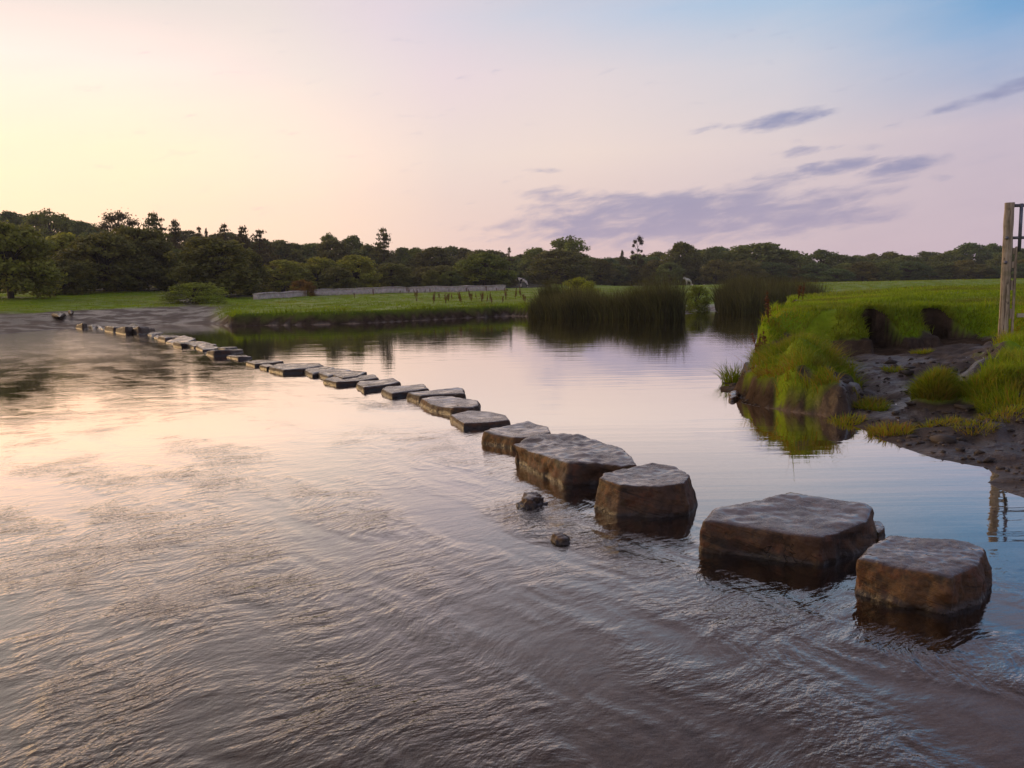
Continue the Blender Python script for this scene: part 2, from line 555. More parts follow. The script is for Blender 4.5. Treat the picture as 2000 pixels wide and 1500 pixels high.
# water
t = NT('river_water')
p = t.pos()
rip = t.attr('ripple')
warp = t.noise(p, .9, 2, out=1)
wv = t.n('ShaderNodeVectorMath', operation='MULTIPLY_ADD')
t.link(warp, wv.inputs[0])
wv.inputs[1].default_value = (.62, .62, 0)
t.link(p, wv.inputs[2])
pw = wv.outputs[0]
ang = math.radians(33)
a1 = t.noise(t.map(pw, (0, 0, ang), (2.5, 10.5, 1)), 1.0, 3, .5)
a2 = t.noise(t.map(pw, (0, 0, ang + .5), (7, 24.0, 1)), 1.0, 3, .55)
a3 = t.noise(t.map(pw, (0, 0, ang - .5), (20, 50.0, 1)), 1.0, 2, .5)
lane = t.noise(t.map(pw, (0, 0, ang + math.radians(90)), (.45, 1.5, 1)), 1.0, 3, .55)
patch = t.math('MULTIPLY', t.rng(lane, .36, .64, .28, 1.55), t.rng(t.noise(p, .9, 3), .3, .7, .6, 1.25))
h = t.math('ADD', t.math('MULTIPLY', a1, .0105), t.math('ADD', t.math('MULTIPLY', a2, .0056), t.math('MULTIPLY', a3, .0019)))
h = t.math('MULTIPLY', h, t.math('MULTIPLY', rip, patch))
calm = t.noise(t.map(p, (0, 0, 0), (.35, 2.6, 1)), 1.0, 3)
h = t.math('ADD', h, t.math('MULTIPLY', calm, .0035))
nm = t.bump(h, 1.0, 1.0)
fr = t.n('ShaderNodeFresnel')
fr.inputs['IOR'].default_value = 1.38
t.link(nm, fr.inputs['Normal'])
gl = t.n('ShaderNodeBsdfGlossy')
gl.inputs['Color'].default_value = (.98, .95, .92, 1)
t.link(t.attr('rough'), gl.inputs['Roughness'])
t.link(nm, gl.inputs['Normal'])
tp = t.n('ShaderNodeBsdfTransparent')
tp.inputs['Color'].default_value = (.74, .66, .56, 1)
mx = t.n('ShaderNodeMixShader')
t.link(t.math('MINIMUM', t.math('MULTIPLY_ADD', fr.outputs[0], 2.6, -.06, clamp=True), .95), mx.inputs[0])
t.link(tp.outputs[0], mx.inputs[1])
t.link(gl.outputs[0], mx.inputs[2])
M_WATER = t.done(mx.outputs[0])

ground = link_mesh('ground', ground_me, M_GROUND)
tag(ground, 'muddy banks, green meadow and shallow river bed', None, None, 'structure')

# ------------------------------------------------------------------ stepping stones
STONE_LINE = [at(1800, 1170), at(1540, 1070), at(1255, 990), at(1100, 930), at(1000, 870), at(935, 825), at(870, 800), at(850, 785),
              at(790, 770), at(740, 755), at(685, 745), at(635, 735), at(575, 728), at(500, 712), at(430, 692), at(350, 672),
              at(300, 655), at(220, 645), at(165, 640)]

# water surface with ripple amount: lively below the stones, calm above them
wr = [0.25]
while wr[-1] < 170:
    wr.append(wr[-1] * 1.02)
wa = np.concatenate([np.arange(-180, -44, 4.0), np.arange(-44, 46, .5), np.arange(46, 181, 3.0)])
wa[-1] = 180.0
WX, WY, WQ = polar(np.array(wr), wa, None)
line_poly = [(6, 0.8)] + STONE_LINE + [at(120, 640), (-60, 45), (-200, 40), (-200, -200), (200, -200), (200, 0.8)]
dl = sdf(line_poly, WX, WY)
R = np.hypot(WX, WY)
rip = (0.03 + 0.97 * ss(-.35, .9, dl)) * (0.17 + 0.83 * ss(11, 3.2, R) + .16 * ss(15, 28, R))
for (px, py, rad, amp) in [(1130, 1060, .35, .9), (1205, 1060, .3, .8), (1060, 1000, .35, 1.0), (1365, 1060, .3, .9), (1180, 970, .3, .6), (1620, 1175, .35, .7), (1960, 1170, .4, .8), (900, 850, .6, .5), (760, 790, .7, .4)]:
    wx_, wy_ = at(px, py, 0)
    rip = rip + amp * np.exp(-((WX - wx_) ** 2 + (WY - wy_) ** 2) / rad ** 2)
water_me = np_mesh('water', np.stack([WX, WY, np.zeros_like(WX)], 1), [WQ], {'ripple': rip, 'rough': .022 + .14 * ss(11, 30, R) * ss(-.2, 2.0, dl)})
water = link_mesh('water', water_me, M_WATER)
tag(water, 'rippled river water reflecting the evening sky', None, None, 'structure')


def noise3(v, s, seed):
    return np.array([mnoise.fractal(Vector((x * s + seed * 3.1, y * s - seed * 1.7, z * s + seed)), 0.9, 2.1, 4) for x, y, z in v])


def apply_mods(o):
    dg = bpy.context.evaluated_depsgraph_get()
    dg.update()
    ev = o.evaluated_get(dg)
    me = bpy.data.meshes.new_from_object(ev)
    old = o.data
    o.modifiers.clear()
    o.data = me
    bpy.data.meshes.remove(old)
    return me


HK = .80
NEAR = [True]


def stone(name, top, h, label, group, mat, flare=1.07, rough=.03, dish=0.0, round_it=8, seed=1, tilt=None, cat='stepping stone', base=-.32):
    """top: outline of the upper face as photo pixels, lying at height h"""
    h = h * (HK if NEAR[0] or base > -.2 or min(q[0] for q in top) < 235 else .62)
    pts = [at(px, py, h) for px, py in top]
    cx = sum(q[0] for q in pts) / len(pts)
    cy = sum(q[1] for q in pts) / len(pts)
    pts = [(q[0] - cx, q[1] - cy) for q in pts]
    area = sum(pts[i][0] * pts[(i + 1) % len(pts)][1] - pts[(i + 1) % len(pts)][0] * pts[i][1] for i in range(len(pts)))
    if area < 0:
        pts = pts[::-1]
    size = max(max(abs(q[0]) for q in pts), max(abs(q[1]) for q in pts)) * 2
    vox = max(.009, size / (66 if NEAR[0] else 38))
    grow = vox * .6
    bm = bmesh.new()
    rings = []
    for z, f in ((base, flare * 1.06), (0.0, flare), (h, 1.0)):
        rings.append([bm.verts.new((x * f + grow * np.sign(x), y * f + grow * np.sign(y), z)) for x, y in pts])
    for a, b in zip(rings[:-1], rings[1:]):
        for i in range(len(pts)):
            j = (i + 1) % len(pts)
            bm.faces.new((a[i], a[j], b[j], b[i]))
    bm.faces.new(rings[-1])
    bm.faces.new(rings[0][::-1])
    me = bpy.data.meshes.new(name)
    bm.to_mesh(me)
    bm.free()
    o = bpy.data.objects.new(name, me)
    COL.objects.link(o)
    m = o.modifiers.new('r', 'REMESH')
    m.mode = 'VOXEL'
    m.voxel_size = vox
    s = o.modifiers.new('s', 'SMOOTH')
    s.factor = .5
    s.iterations = round_it
    me = apply_mods(o)
    n = len(me.vertices)
    v = np.empty(n * 3)
    me.vertices.foreach_get('co', v)
    v = v.reshape(-1, 3)
    nr = np.empty(n * 3)
    me.vertices.foreach_get('normal', nr)
    nr = nr.reshape(-1, 3)
    f = noise3(v, 2.2 / max(.35, size), seed)
    f2 = noise3(v, 7.5 / max(.35, size), seed + 7)
    f3 = noise3(v, 19 / max(.35, size), seed + 17) if NEAR[0] else 0 * f
    top_w = np.clip((v[:, 2] / h - .45) / .4, 0, 1)
    v = v + nr * ((rough * f * 1.1 + rough * .55 * f2) * (1 - .62 * top_w) + rough * .13 * f3)[:, None]
    rx = max(abs(q[0]) for q in pts)
    ry = max(abs(q[1]) for q in pts)
    rr = np.hypot(v[:, 0] / rx, v[:, 1] / ry)
    v[:, 2] -= dish * np.clip(1 - rr ** 2, 0, 1) * top_w
    if tilt:
        v[:, 2] += top_w * (v[:, 0] * tilt[0] + v[:, 1] * tilt[1])
    me.vertices.foreach_set('co', v.ravel())
    me.update()
    me.materials.clear()
    me.materials.append(mat)
    me.polygons.foreach_set('use_smooth', np.ones(len(me.polygons), dtype=bool))
    o.location = (cx, cy, 0)
    tag(o, label, cat, group)
    return o


GS = 'stepping stones across the river'
S = stone
S('stepping_stone', [(1676, 1090), (1760, 1108), (1858, 1125), (1905, 1105), (1924, 1072), (1890, 1058), (1800, 1046), (1738, 1042), (1700, 1062)], .23,
  'broad brown block nearest the camera, first of the stepping stones', GS, M_ROCK, 1.07, .030, .0, 10, 3)
S('stepping_stone', [(1376, 1014), (1470, 1022), (1560, 1036), (1606, 1040), (1690, 1010), (1704, 990), (1690, 982), (1614, 972), (1540, 963), (1470, 978), (1398, 992)], .24,
  'large squared brown block with hollowed wet top, second from the camera', GS, M_ROCK, 1.04, .036, .02, 5, 5, (0.0, .04))
S('stepping_stone', [(1172, 932), (1212, 944), (1286, 946), (1334, 942), (1346, 926), (1318, 910), (1272, 903), (1206, 914), (1182, 922)], .28,
  'smooth rounded stone with dished top, golden on its left side', GS, M_ROCKW, 1.13, .022, .025, 8, 9)
S('stepping_stone', [(1003, 866), (1050, 884), (1092, 898), (1112, 906), (1166, 905), (1212, 908), (1243, 902), (1213, 876), (1170, 860), (1128, 851), (1070, 848), (1040, 852)], .22,
  'long craggy slab with jagged mossy edge and broken wet top', GS, M_ROCKW, 1.03, .075, .0, 2, 14)
S('stepping_stone', [(946, 841), (980, 846), (1008, 850), (1050, 848), (1074, 842), (1068, 831), (1029, 821), (987, 828), (958, 834)], .16,
  'low round stone holding a puddle, touching the long craggy slab', GS, M_ROCKW, 1.08, .02, .035, 6, 17)
S('stepping_stone', [(881, 810), (908, 826), (950, 824), (994, 820), (986, 809), (957, 803), (915, 802)], .085,
  'thin flat square slab barely above the water, mirror wet', GS, M_ROCK, 1.03, .012, .012, 3, 19)
NEAR[0] = False
S('stepping_stone', [(824, 778), (846, 788), (880, 796), (918, 795), (933, 790), (932, 781), (888, 774), (850, 774)], .15,
  'chunky stone with brown chipped left end behind the flat square slab', GS, M_ROCKW, 1.05, .03, .015, 5, 23)
S('stepping_stone', [(797, 765), (822, 772), (870, 768), (906, 768), (904, 757), (890, 756), (850, 760)], .17,
  'long dark block rising to the right behind the chipped brown stone', GS, M_ROCKD, 1.04, .025, .015, 4, 27)
S('stepping_stone', [(748, 757), (768, 766), (800, 761), (836, 757), (826, 748), (790, 751), (756, 753)], .14,
  'saddle topped dark stone left of the long dark block', GS, M_ROCKD, 1.04, .022, .02, 5, 29)
S('stepping_stone', [(699, 747), (714, 755), (745, 750), (780, 745), (766, 737), (735, 741), (704, 743)], .13,
  'small saddle shaped stone standing alone in a gap of the line', GS, M_ROCKD, 1.04, .02, .02, 5, 33)
S('stepping_stone', [(635, 739), (660, 745), (700, 742), (738, 737), (730, 731), (690, 733), (650, 735)], .12,
  'long pale topped slab just before the gap in the line', GS, M_ROCKD, 1.03, .018, .012, 4, 35)
# ridged slab: a row of narrow upright flags set side by side
for k in range(3):
    x0 = 592 + k * 30
    S('stepping_stone', [(x0, 720 + k * 5.5), (x0 + 16, 728 + k * 5.0), (x0 + 44, 724 + k * 5.0), (x0 + 62, 717 + k * 4.5), (x0 + 40, 713.5 + k * 4.6), (x0 + 16, 716 + k * 5)], .13,
      ['leftmost narrow flag of three set side by side behind the tall dark slab', 'middle narrow flag of three set side by side',
       'rightmost narrow flag of three, beside the long pale topped slab'][k], GS, M_ROCKD, 1.03, .02, .0, 3, 40 + k)
S('stepping_stone', [(528, 715), (555, 721), (590, 719), (630, 713), (622, 708.5), (580, 709.5), (540, 711)], .155,
  'tall dark mossy block, highest of the far half of the line', GS, M_ROCKD, 1.04, .03, .0, 4, 47)
S('stepping_stone', [(508, 713), (520, 716), (534, 714), (528, 710), (514, 710.5)], .11,
  'small lump at the left foot of the tall dark mossy block', GS, M_ROCKD, 1.04, .02, .0, 4, 49)
S('stepping_stone', [(481, 706), (500, 710), (530, 708), (552, 705), (530, 703), (500, 703)], .11,
  'thin dark slab trailing into the water left of the small lump', GS, M_ROCKD, 1.03, .012, .0, 3, 53)
far_stones = [
    ([(444, 695), (465, 699), (491, 696), (478, 692), (455, 693)], .06, 'very low wet slab, only just showing, before the pale plank stone'),
    ([(407, 685), (416, 690), (450, 687), (470, 682), (464, 678), (440, 681), (412, 683)], .12, 'pale grey plank shaped stone with dark left end'),
    ([(428, 679), (440, 681), (462, 677.5), (452, 675), (436, 676.5)], .06, 'low pale sliver of stone behind the plank shaped one'),
    ([(384, 675), (394, 680), (415, 678), (425, 675), (410, 672), (392, 673)], .12, 'squat grey stone next up the line from the plank shaped stone'),
    ([(363, 671), (378, 674), (402, 672), (420, 669), (400, 667), (372, 668)], .13, 'dark based flat stone between squat grey and dark double stones'),
    ([(340, 669), (352, 672), (368, 670), (364, 666), (345, 666)], .15, 'dark blunt stone with moss at its waterline, far half'),
    ([(329, 664), (340, 667), (362, 665), (380, 661), (362, 658), (345, 660)], .13, 'pale topped double step stone in the far half'),
    ([(313, 657), (322, 660), (340, 657), (350, 653), (335, 652.5), (318, 654)], .17, 'dark upright stone, squarest of the far third'),
    ([(302, 657), (308, 659), (314, 657), (309, 655)], .08, 'tiny dark lump left of the squarest far stone'),
    ([(286, 651), (296, 653), (312, 650), (320, 646.5), (304, 645), (290, 648)], .10, 'light lilac topped slab in the far third'),
    ([(257, 645), (270, 648), (286, 646), (300, 643), (282, 640), (264, 641)], .16, 'grey green topped block beside the lilac topped slab'),
    ([(231, 641), (244, 645), (258, 642), (262, 638), (245, 636), (234, 638)], .20, 'black block in the far cluster, lowest in the picture of the two'),
    ([(209, 638), (220, 641), (238, 639), (248, 635.5), (230, 633), (214, 634)], .20, 'black block leaning on its neighbour in the far cluster'),
    ([(249, 638), (262, 639.5), (279, 637), (270, 634.5), (254, 635)], .12, 'pale lipped slab tucked behind the far black blocks'),
    ([(186, 636), (196, 640), (206, 641), (200, 636), (191, 634)], .08, 'tilted slab dipping to the water near the muddy shore'),
    ([(168, 634), (180, 637.5), (190, 635), (184, 631.5), (172, 632)], .13, 'white edged flat stone second from the far muddy shore'),
    ([(152, 635), (160, 638), (170, 636.5), (166, 632), (156, 632)], .15, 'last stepping stone, dark lump against the far muddy shore'),
]
for i, (poly, h, lab) in enumerate(far_stones):
    S('stepping_stone', poly, h * 1.15, lab, GS, M_ROCKD, 1.06, .034, .0, 2, 60 + i, (random.uniform(-.10, .10), random.uniform(-.08, .08)))
# loose rocks
S('river_rock', [(1024, 969), (1029, 973), (1040, 973), (1046, 969), (1036, 966)], .11,
  'small dark mossy rock in the water left of the golden sided stone', 'loose rocks in the river', M_ROCKW, 2.7, .05, 0, 3, 81, cat='rock')
S('river_rock', [(1083, 1043), (1089, 1046), (1098, 1046), (1096, 1042), (1088, 1041)], .075,
  'small orange brown pebble rock alone in rippled water', 'loose rocks in the river', M_ROCKW, 2.5, .03, 0, 3, 83, cat='rock')
S('river_rock', [(1700, 1030), (1718, 1040), (1728, 1028), (1722, 1018), (1705, 1016)], .12,
  'dark rounded rock peeping out behind the second near stone', 'loose rocks in the river', M_ROCK, 1.1, .02, 0, 6, 85, cat='rock')
S('earth_clod', [(1424, 773), (1432, 776), (1442, 772), (1446, 760), (1438, 762), (1430, 766)], .09,
  'brown clod jutting from the tip of the tussock bank', None, M_ROCKW, 1.1, .05, 0, 3, 87, cat='clod')
for i, (x, y, w, lab) in enumerate([(116, 622, 7, 'dark boulder on the far mud, the larger of two'), (138, 620, 4, 'dark boulder on the far mud, the smaller of two')]):
    b = S('boulder', [(x - w, y + 1), (x, y + 3), (x + w, y + 1), (x + w * .5, y - 1), (x - w * .5, y - 1)], .22,
          lab, 'boulders on the far mud', M_ROCKD, 1.6, .05, 0, 6, 90 + i, cat='boulder', base=-.1)
    q = at(x, y + 4, .25)
    b.location = (q[0], q[1], float(terrain(np.array([q[0]]), np.array([q[1]]))[0]) - .12)


# ------------------------------------------------------------------ blades
def blades(name, P, Zb, Hh, Wd, lean, mat, tint, segs=3, bend=.6):
    """P (N,2) base points; returns a mesh of curved tapering blades"""
    N = len(P)
    az = RNG.uniform(0, 2 * np.pi, N)
    if lean.ndim == 1:
        lean = np.stack([lean * np.cos(az), lean * np.sin(az)], 1)
    face = RNG.uniform(0, np.pi, N)
    wx = np.cos(face) * Wd * .5
    wy = np.sin(face) * Wd * .5
    V = []
    ts = np.linspace(0, 1, segs + 1)
    for k, tt in enumerate(ts):
        ox = lean[:, 0] * Hh * tt ** 1.8
        oy = lean[:, 1] * Hh * tt ** 1.8
        drop = np.hypot(lean[:, 0], lean[:, 1])
        oz = Hh * (tt - np.clip(drop, 0, 1.6) * .36 * tt ** 2.4)
        wf = (1 - tt) ** .6 if k < segs else 0
        cx = P[:, 0] + ox
        cy = P[:, 1] + oy
        cz = Zb + oz
        if k < segs:
            V.append(np.stack([cx - wx * wf, cy - wy * wf, cz], 1))
            V.append(np.stack([cx + wx * wf, cy + wy * wf, cz], 1))
        else:
            V.append(np.stack([cx, cy, cz], 1))
    nv = 2 * segs + 1
    verts = np.stack(V, 1).reshape(-1, 3)
    b = np.arange(N) * nv
    quads = []
    for k in range(segs - 1):
        quads.append(np.stack([b + 2 * k, b + 2 * k + 1, b + 2 * k + 3, b + 2 * k + 2], 1))
    tri = np.stack([b + 2 * segs - 2, b + 2 * segs - 1, b + 2 * segs], 1)
    faces = ([np.concatenate(quads)] if quads else []) + [tri]
    me = np_mesh(name, verts, faces, {'tint': np.repeat(tint, nv)})
    me.materials.append(mat)
    return me


def scatter(n, x0, x1, y0, y1):
    return RNG.uniform(x0, x1, n), RNG.uniform(y0, y1, n)


def scatter_polar(n, a0, a1, r0, r1, power=1.0):
    a = np.radians(RNG.uniform(a0, a1, n))
    u = RNG.uniform(0, 1, n)
    r = r0 * (r1 / r0) ** u if power == 0 else np.sqrt(r0 ** 2 + u * (r1 ** 2 - r0 ** 2))
    return r * np.sin(a), r * np.cos(a)


def tint_at(x, y, s=.6, seed=5):
    return np.clip(.42 + .34 * fbm(x * s, y * s, seed, 3) + RNG.normal(0, .16, len(x)), 0, 1)


# 1) turf of the right bank
x, y = scatter_polar(190000, 15, 38, 8.5, 32, 0)
z, g, w, d, inr, dT, dP, dM, bite = terrain(x, y, True)
k = (inr > .5) & (g > .5) & (dT < .05) & (RNG.uniform(0, 1, len(x)) < .8)
k &= bite < .3
lean_out = ss(1.4, .2, dP) * (dP > 0)
x, y, z, dM_, dP_, lean_out = x[k], y[k], z[k], dM[k], dP[k], lean_out[k]
hh = RNG.uniform(.04, .13, len(x)) * (1 + .5 * fbm(x * 1.5, y * 1.5, 8, 2)) * np.where(dP_ > 1.2, .7, 1.5)
hh = np.clip(hh, .03, .28)
me = blades('meadow_grass', np.stack([x, y], 1), z - .01, hh, RNG.uniform(.008, .018, len(x)) * (np.hypot(x, y) / 13), np.stack([RNG.normal(-.1, .5, len(x)), RNG.normal(0, .5, len(x)) - .9 * lean_out], 1), M_GRASS, tint_at(x, y), 2)
o = link_mesh('meadow_grass', me, None, None, False)
tag(o, 'short bright green grass on the near right bank', 'grass', None, 'stuff')

# overhanging turf round the eroded bites
x, y = scatter(60000, 4.5, 10, 14.2, 17.5)
z, g, w, d, inr, dT, dP, dM, bite = terrain(x, y, True)
k = (bite < .05) & (BITEC > .15) & (dP > .25)
x, y, z = x[k], y[k], z[k]
me = blades('meadow_grass', np.stack([x, y], 1), z - .01, RNG.uniform(.08, .24, len(x)), RNG.uniform(.008, .016, len(x)),
            np.stack([RNG.normal(0, .6, len(x)), RNG.normal(-.7, .5, len(x))], 1), M_GRASS, tint_at(x, y, 1.0, 19), 3)
o = link_mesh('meadow_grass', me, None, None, False)
tag(o, 'grass hanging over the eroded brown scars of the right bank', 'grass', None, 'stuff')

# 2) tussock at the tip of the right bank
x, y = scatter(90000, 2.8, 7.2, 9.3, 16.6)
z, g, w, d, inr, dT, dP, dM, bite = terrain(x, y, True)
k = (g > .45) & (dT > .1) & (d > 0) & (bite < .5) & (RNG.uniform(0, 1, len(x)) < .55 + .45 * vnoise(x * 2, y * 2, 4))
x, y, z, dT = x[k], y[k], z[k], dT[k]
# outward direction
e = .05
gx = (sdf(TUSS, x + e, y) - sdf(TUSS, x - e, y)) / (2 * e)
gy = (sdf(TUSS, x, y + e) - sdf(TUSS, x, y - e)) / (2 * e)
out = np.stack([-gx, -gy], 1)
edge = ss(1.2, .1, dT)
clump = fbm(x * 2.3, y * 2.3, 12, 3)
hh = RNG.uniform(.05, .15, len(x)) * (1 + .85 * clump) * (1 + .25 * edge)
hh = np.clip(hh, .04, .34) * ss(18, 12.5, y + .3 * clump) + .03
hh = np.where(RNG.uniform(0, 1, len(x)) < .012, hh * 2.2, hh)
lean = out * (edge * RNG.uniform(.3, 1.4, len(x)))[:, None] + RNG.normal(0, .45, (len(x), 2))
me = blades('grass_tussock', np.stack([x, y], 1), z - .02, hh, RNG.uniform(.006, .014, len(x)), lean, M_TUSSG,
            np.clip(tint_at(x, y, 1.5, 9) * 1.15 + .16 * edge + .12 * clump, 0, 1), 3)
o = link_mesh('grass_tussock', me, None, None, False)
tag(o, 'big shaggy green and golden grass tussock overhanging the water', 'grass tussock', 'grass tussocks on the right bank')


def tussock(px, py, zb, n, rad, hmin, hmax, label, mat=M_TUSSG, shift=0.0):
    cx, cy = at(px, py, zb)
    a = RNG.uniform(0, 2 * np.pi, n)
    r = rad * np.sqrt(RNG.uniform(0, 1, n))
    x, y = cx + r * np.cos(a), cy + r * np.sin(a)
    z = terrain(x, y)
    lean = np.stack([np.cos(a), np.sin(a)], 1) * (r / rad * RNG.uniform(.3, 1.3, n))[:, None] + RNG.normal(0, .25, (n, 2))
    hh = RNG.uniform(hmin, hmax, n)
    me = blades('grass_tussock', np.stack([x - cx, y - cy], 1), z - .02, hh, RNG.uniform(.007, .014, n), lean, mat,
                np.clip(RNG.normal(.5 + shift, .25, n), 0, 1), 3)
    o = link_mesh('grass_tussock', me, None, None, False)
    o.location = (cx, cy, 0)
    tag(o, label, 'grass tussock', 'grass tussocks on the right bank')
    return o


tussock(1826, 742, .4, 2600, .24, .08, .24, 'round ball of grass standing alone in the muddy gully')
tussock(1920, 735, .45, 1500, .34, .10, .26, 'grass tuft on the mound left below the timber post')
tussock(1985, 745, .45, 1500, .4, .08, .22, 'drooping tuft on the mound front below the gate', shift=.1)
tussock(1740, 815, .18, 500, .22, .06, .16, 'sparse brown tuft on the low clods by the mud', shift=.3)
for i, (px, py, zb, n_, rd, h0, lab) in enumerate([
        (1700, 745, .4, 700, .2, .16, 'grass tuft at the left foot of the muddy gully beside the big tussock'),
        (1745, 705, .45, 260, .14, .12, 'sparse tuft in the upper gully below the first brown scar'),
        (1838, 800, .22, 420, .2, .12, 'low tuft on the clods right of the sparse brown tuft'),
        (1905, 830, .15, 300, .2, .10, 'thin tuft on the mud slope below the mound'),
        (1965, 800, .25, 520, .26, .13, 'tuft hanging off the mound edge near the right picture edge'),
        (1800, 672, .5, 420, .16, .14, 'tuft under the grass tongue between the two brown scars'),
        (1650, 800, .15, 420, .22, .13, 'yellowed tuft on the earth face at the right end of the big tussock')]):
    tussock(px, py, zb, n_, rd, h0 * .4, h0, lab, shift=.12)
tussock(1435, 705, .35, 260, .20, .2, .5, 'thin leafy sprig leaning over the water at the bank tip', shift=-.2)

# 3) far bank: lip fringe and meadow texture
x, y = scatter_polar(120000, -33, 3.5, 38, 92, 0)
z, g, w, d, inr, dT, dP, dM, bite = terrain(x, y, True)
lip = np.exp(-((d - .5) / .5) ** 2)
k = (g > .3) & (d > .12) & (w < .5) & (inr < .5) & (RNG.uniform(0, 1, len(x)) < .25 + .75 * lip)
x, y, z, d, lip = x[k], y[k], z[k], d[k], lip[k]
hh = RNG.uniform(.05, .16, len(x)) * (1 + lip * 2.0) * (1 + .6 * fbm(x * .3, y * .3, 14, 3))
me = blades('far_grass', np.stack([x, y], 1), z - .02, np.clip(hh, .04, .4), RNG.uniform(.02, .05, len(x)), RNG.uniform(.2, 1.1, len(x)), M_GRASS, tint_at(x, y, .2, 15), 2)
o = link_mesh('meadow_grass', me, None, None, False)
tag(o, 'green grass of the far meadow and its bank lip', 'grass', None, 'stuff')
# right far meadow
x, y = scatter_polar(50000, 18, 40, 30, 170, 0)
z, g, w, d, inr, dT, dP, dM, bite = terrain(x, y, True)
k = (g > .5) & (d > .3) & (w < .5)
x, y, z = x[k], y[k], z[k]
me = blades('far_grass', np.stack([x, y], 1), z - .02, RNG.uniform(.05, .2, len(x)), RNG.uniform(.02, .06, len(x)), RNG.uniform(.2, 1, len(x)), M_GRASS, tint_at(x, y, .15, 16), 2)
o = link_mesh('meadow_grass', me, None, None, False)
tag(o, 'pale green grass of the flat meadow beyond the right bank', 'grass', None, 'stuff')


# reeds
def reed_bed(poly, n, hfun, label):
    xs = [q[0] for q in poly]
    ys = [q[1] for q in poly]
    x, y = scatter(n * 4, min(xs), max(xs), min(ys), max(ys))
    k = sdf(poly, x, y) > 0
    x, y = x[k][:n], y[k][:n]
    z = np.maximum(terrain(x, y), -.3)
    hh = hfun(x, y) * RNG.uniform(.42, 1.06, len(x)) ** .7 * (1.02 + .13 * vnoise(x * 1.7, y * 1.7, 9)) * .90
    lean = np.stack([RNG.normal(-.14, .24, len(x)), RNG.normal(-.05, .16, len(x))], 1)
    cx, cy = np.mean(xs), np.mean(ys)
    me = blades('reed_bed', np.stack([x - cx, y - cy], 1), z, hh, RNG.uniform(.016, .034, len(x)), lean, M_REED,
                np.clip(RNG.normal(.4, .22, len(x)) + .25 * vnoise(x * .6, y * .6, 3), 0, 1), 3)
    o = link_mesh('reed_bed', me, None, None, False)
    o.location = (cx, cy, 0)
    tag(o, label, 'reeds', 'reed beds at the river bend')


q1, q2 = at(1032, 620), at(1338, 622)
reed_bed([q1, at(1100, 622), at(1200, 623), at(1290, 624), q2, (q2[0] + .3, q2[1] + 2.2), (q2[0] - 3, q2[1] + 3.5), (q1[0] + 1, q1[1] + 3)], 8500,
         lambda x, y: 1.55 + .62 * ss(q1[0], q1[0] + 2.6, x) + .75 * ss(q2[0] - 3.2, q2[0] - .6, x) + .12 * vnoise(x * .8, y * .8, 2),
         'tall dark reed bed in the middle of the river bend')
q3, q4 = at(1405, 612), at(1622, 604)
reed_bed([q3, at(1450, 613), at(1540, 609), q4, (q4[0] + .4, q4[1] + 4), (q4[0] - 3, q4[1] + 6), (q3[0] + 1, q3[1] + 5)], 8500,
         lambda x, y: 2.05 + .3 * ss(q3[0], q3[0] + 2, x) + .12 * vnoise(x * .8, y * .8, 6),
         'dark reed bed behind the tip of the right bank')


# docks (rust brown seed stalks)
def dock_mesh(seed, n=170, hgt=.75):
    r = np.random.default_rng(seed)
    V, F3, T = [], [], []
    c = 0
    for s in range(3):
        lx, ly = r.normal(0, .12, 2)
        H = hgt * r.uniform(.7, 1.05)
        # stem as a slim 4-sided taper
        base = []
        for zz, rad in ((0, .012), (H, .004)):
            for q in range(4):
                a = q * math.pi / 2
                V.append((lx * zz + rad * math.cos(a), ly * zz + rad * math.sin(a), zz))
                T.append(.2)
        for q in range(4):
            F3.append((c + q, c + (q + 1) % 4, c + 4 + (q + 1) % 4))
            F3.append((c + q, c + 4 + (q + 1) % 4, c + 4 + q))
        c += 8
        for k in range(n // 3):
            zz = H * r.uniform(.35, 1.02)
            rad = .075 * (1.15 - zz / H) + .015
            a = r.uniform(0, 6.28)
            px, py = lx * zz + rad * r.uniform(.2, 1) * math.cos(a), ly * zz + rad * r.uniform(.2, 1) * math.sin(a)
            s_ = r.uniform(.018, .04)
            d = r.normal(0, 1, (3, 3))
            for q in range(3):
                dn = d[q] / np.linalg.norm(d[q]) * s_
                V.append((px + dn[0], py + dn[1], zz + dn[2]))
                T.append(r.uniform(0, 1))
            F3.append((c, c + 1, c + 2))
            c += 3
    me = np_mesh('dock_plant', np.array(V), [np.array(F3)], {'tint': np.array(T)})
    me.materials.append(M_DOCK)
    return me


docks = [dock_mesh(i) for i in range(3)]
gz = lambda x, y: float(terrain(np.array([x]), np.array([y]))[0])


def dock(px, dist, scale, label, group):
    x, y, _ = atd(px, 560, dist)
    o = bpy.data.objects.new('dock_plant', random.choice(docks))
    COL.objects.link(o)
    o.location = (x, y, gz(x, y) - .02)
    o.scale = (scale * 1.3, scale * 1.3, scale)
    o.rotation_euler = (0, 0, random.uniform(0, 6))
    tag(o, label, 'dock plant', group)


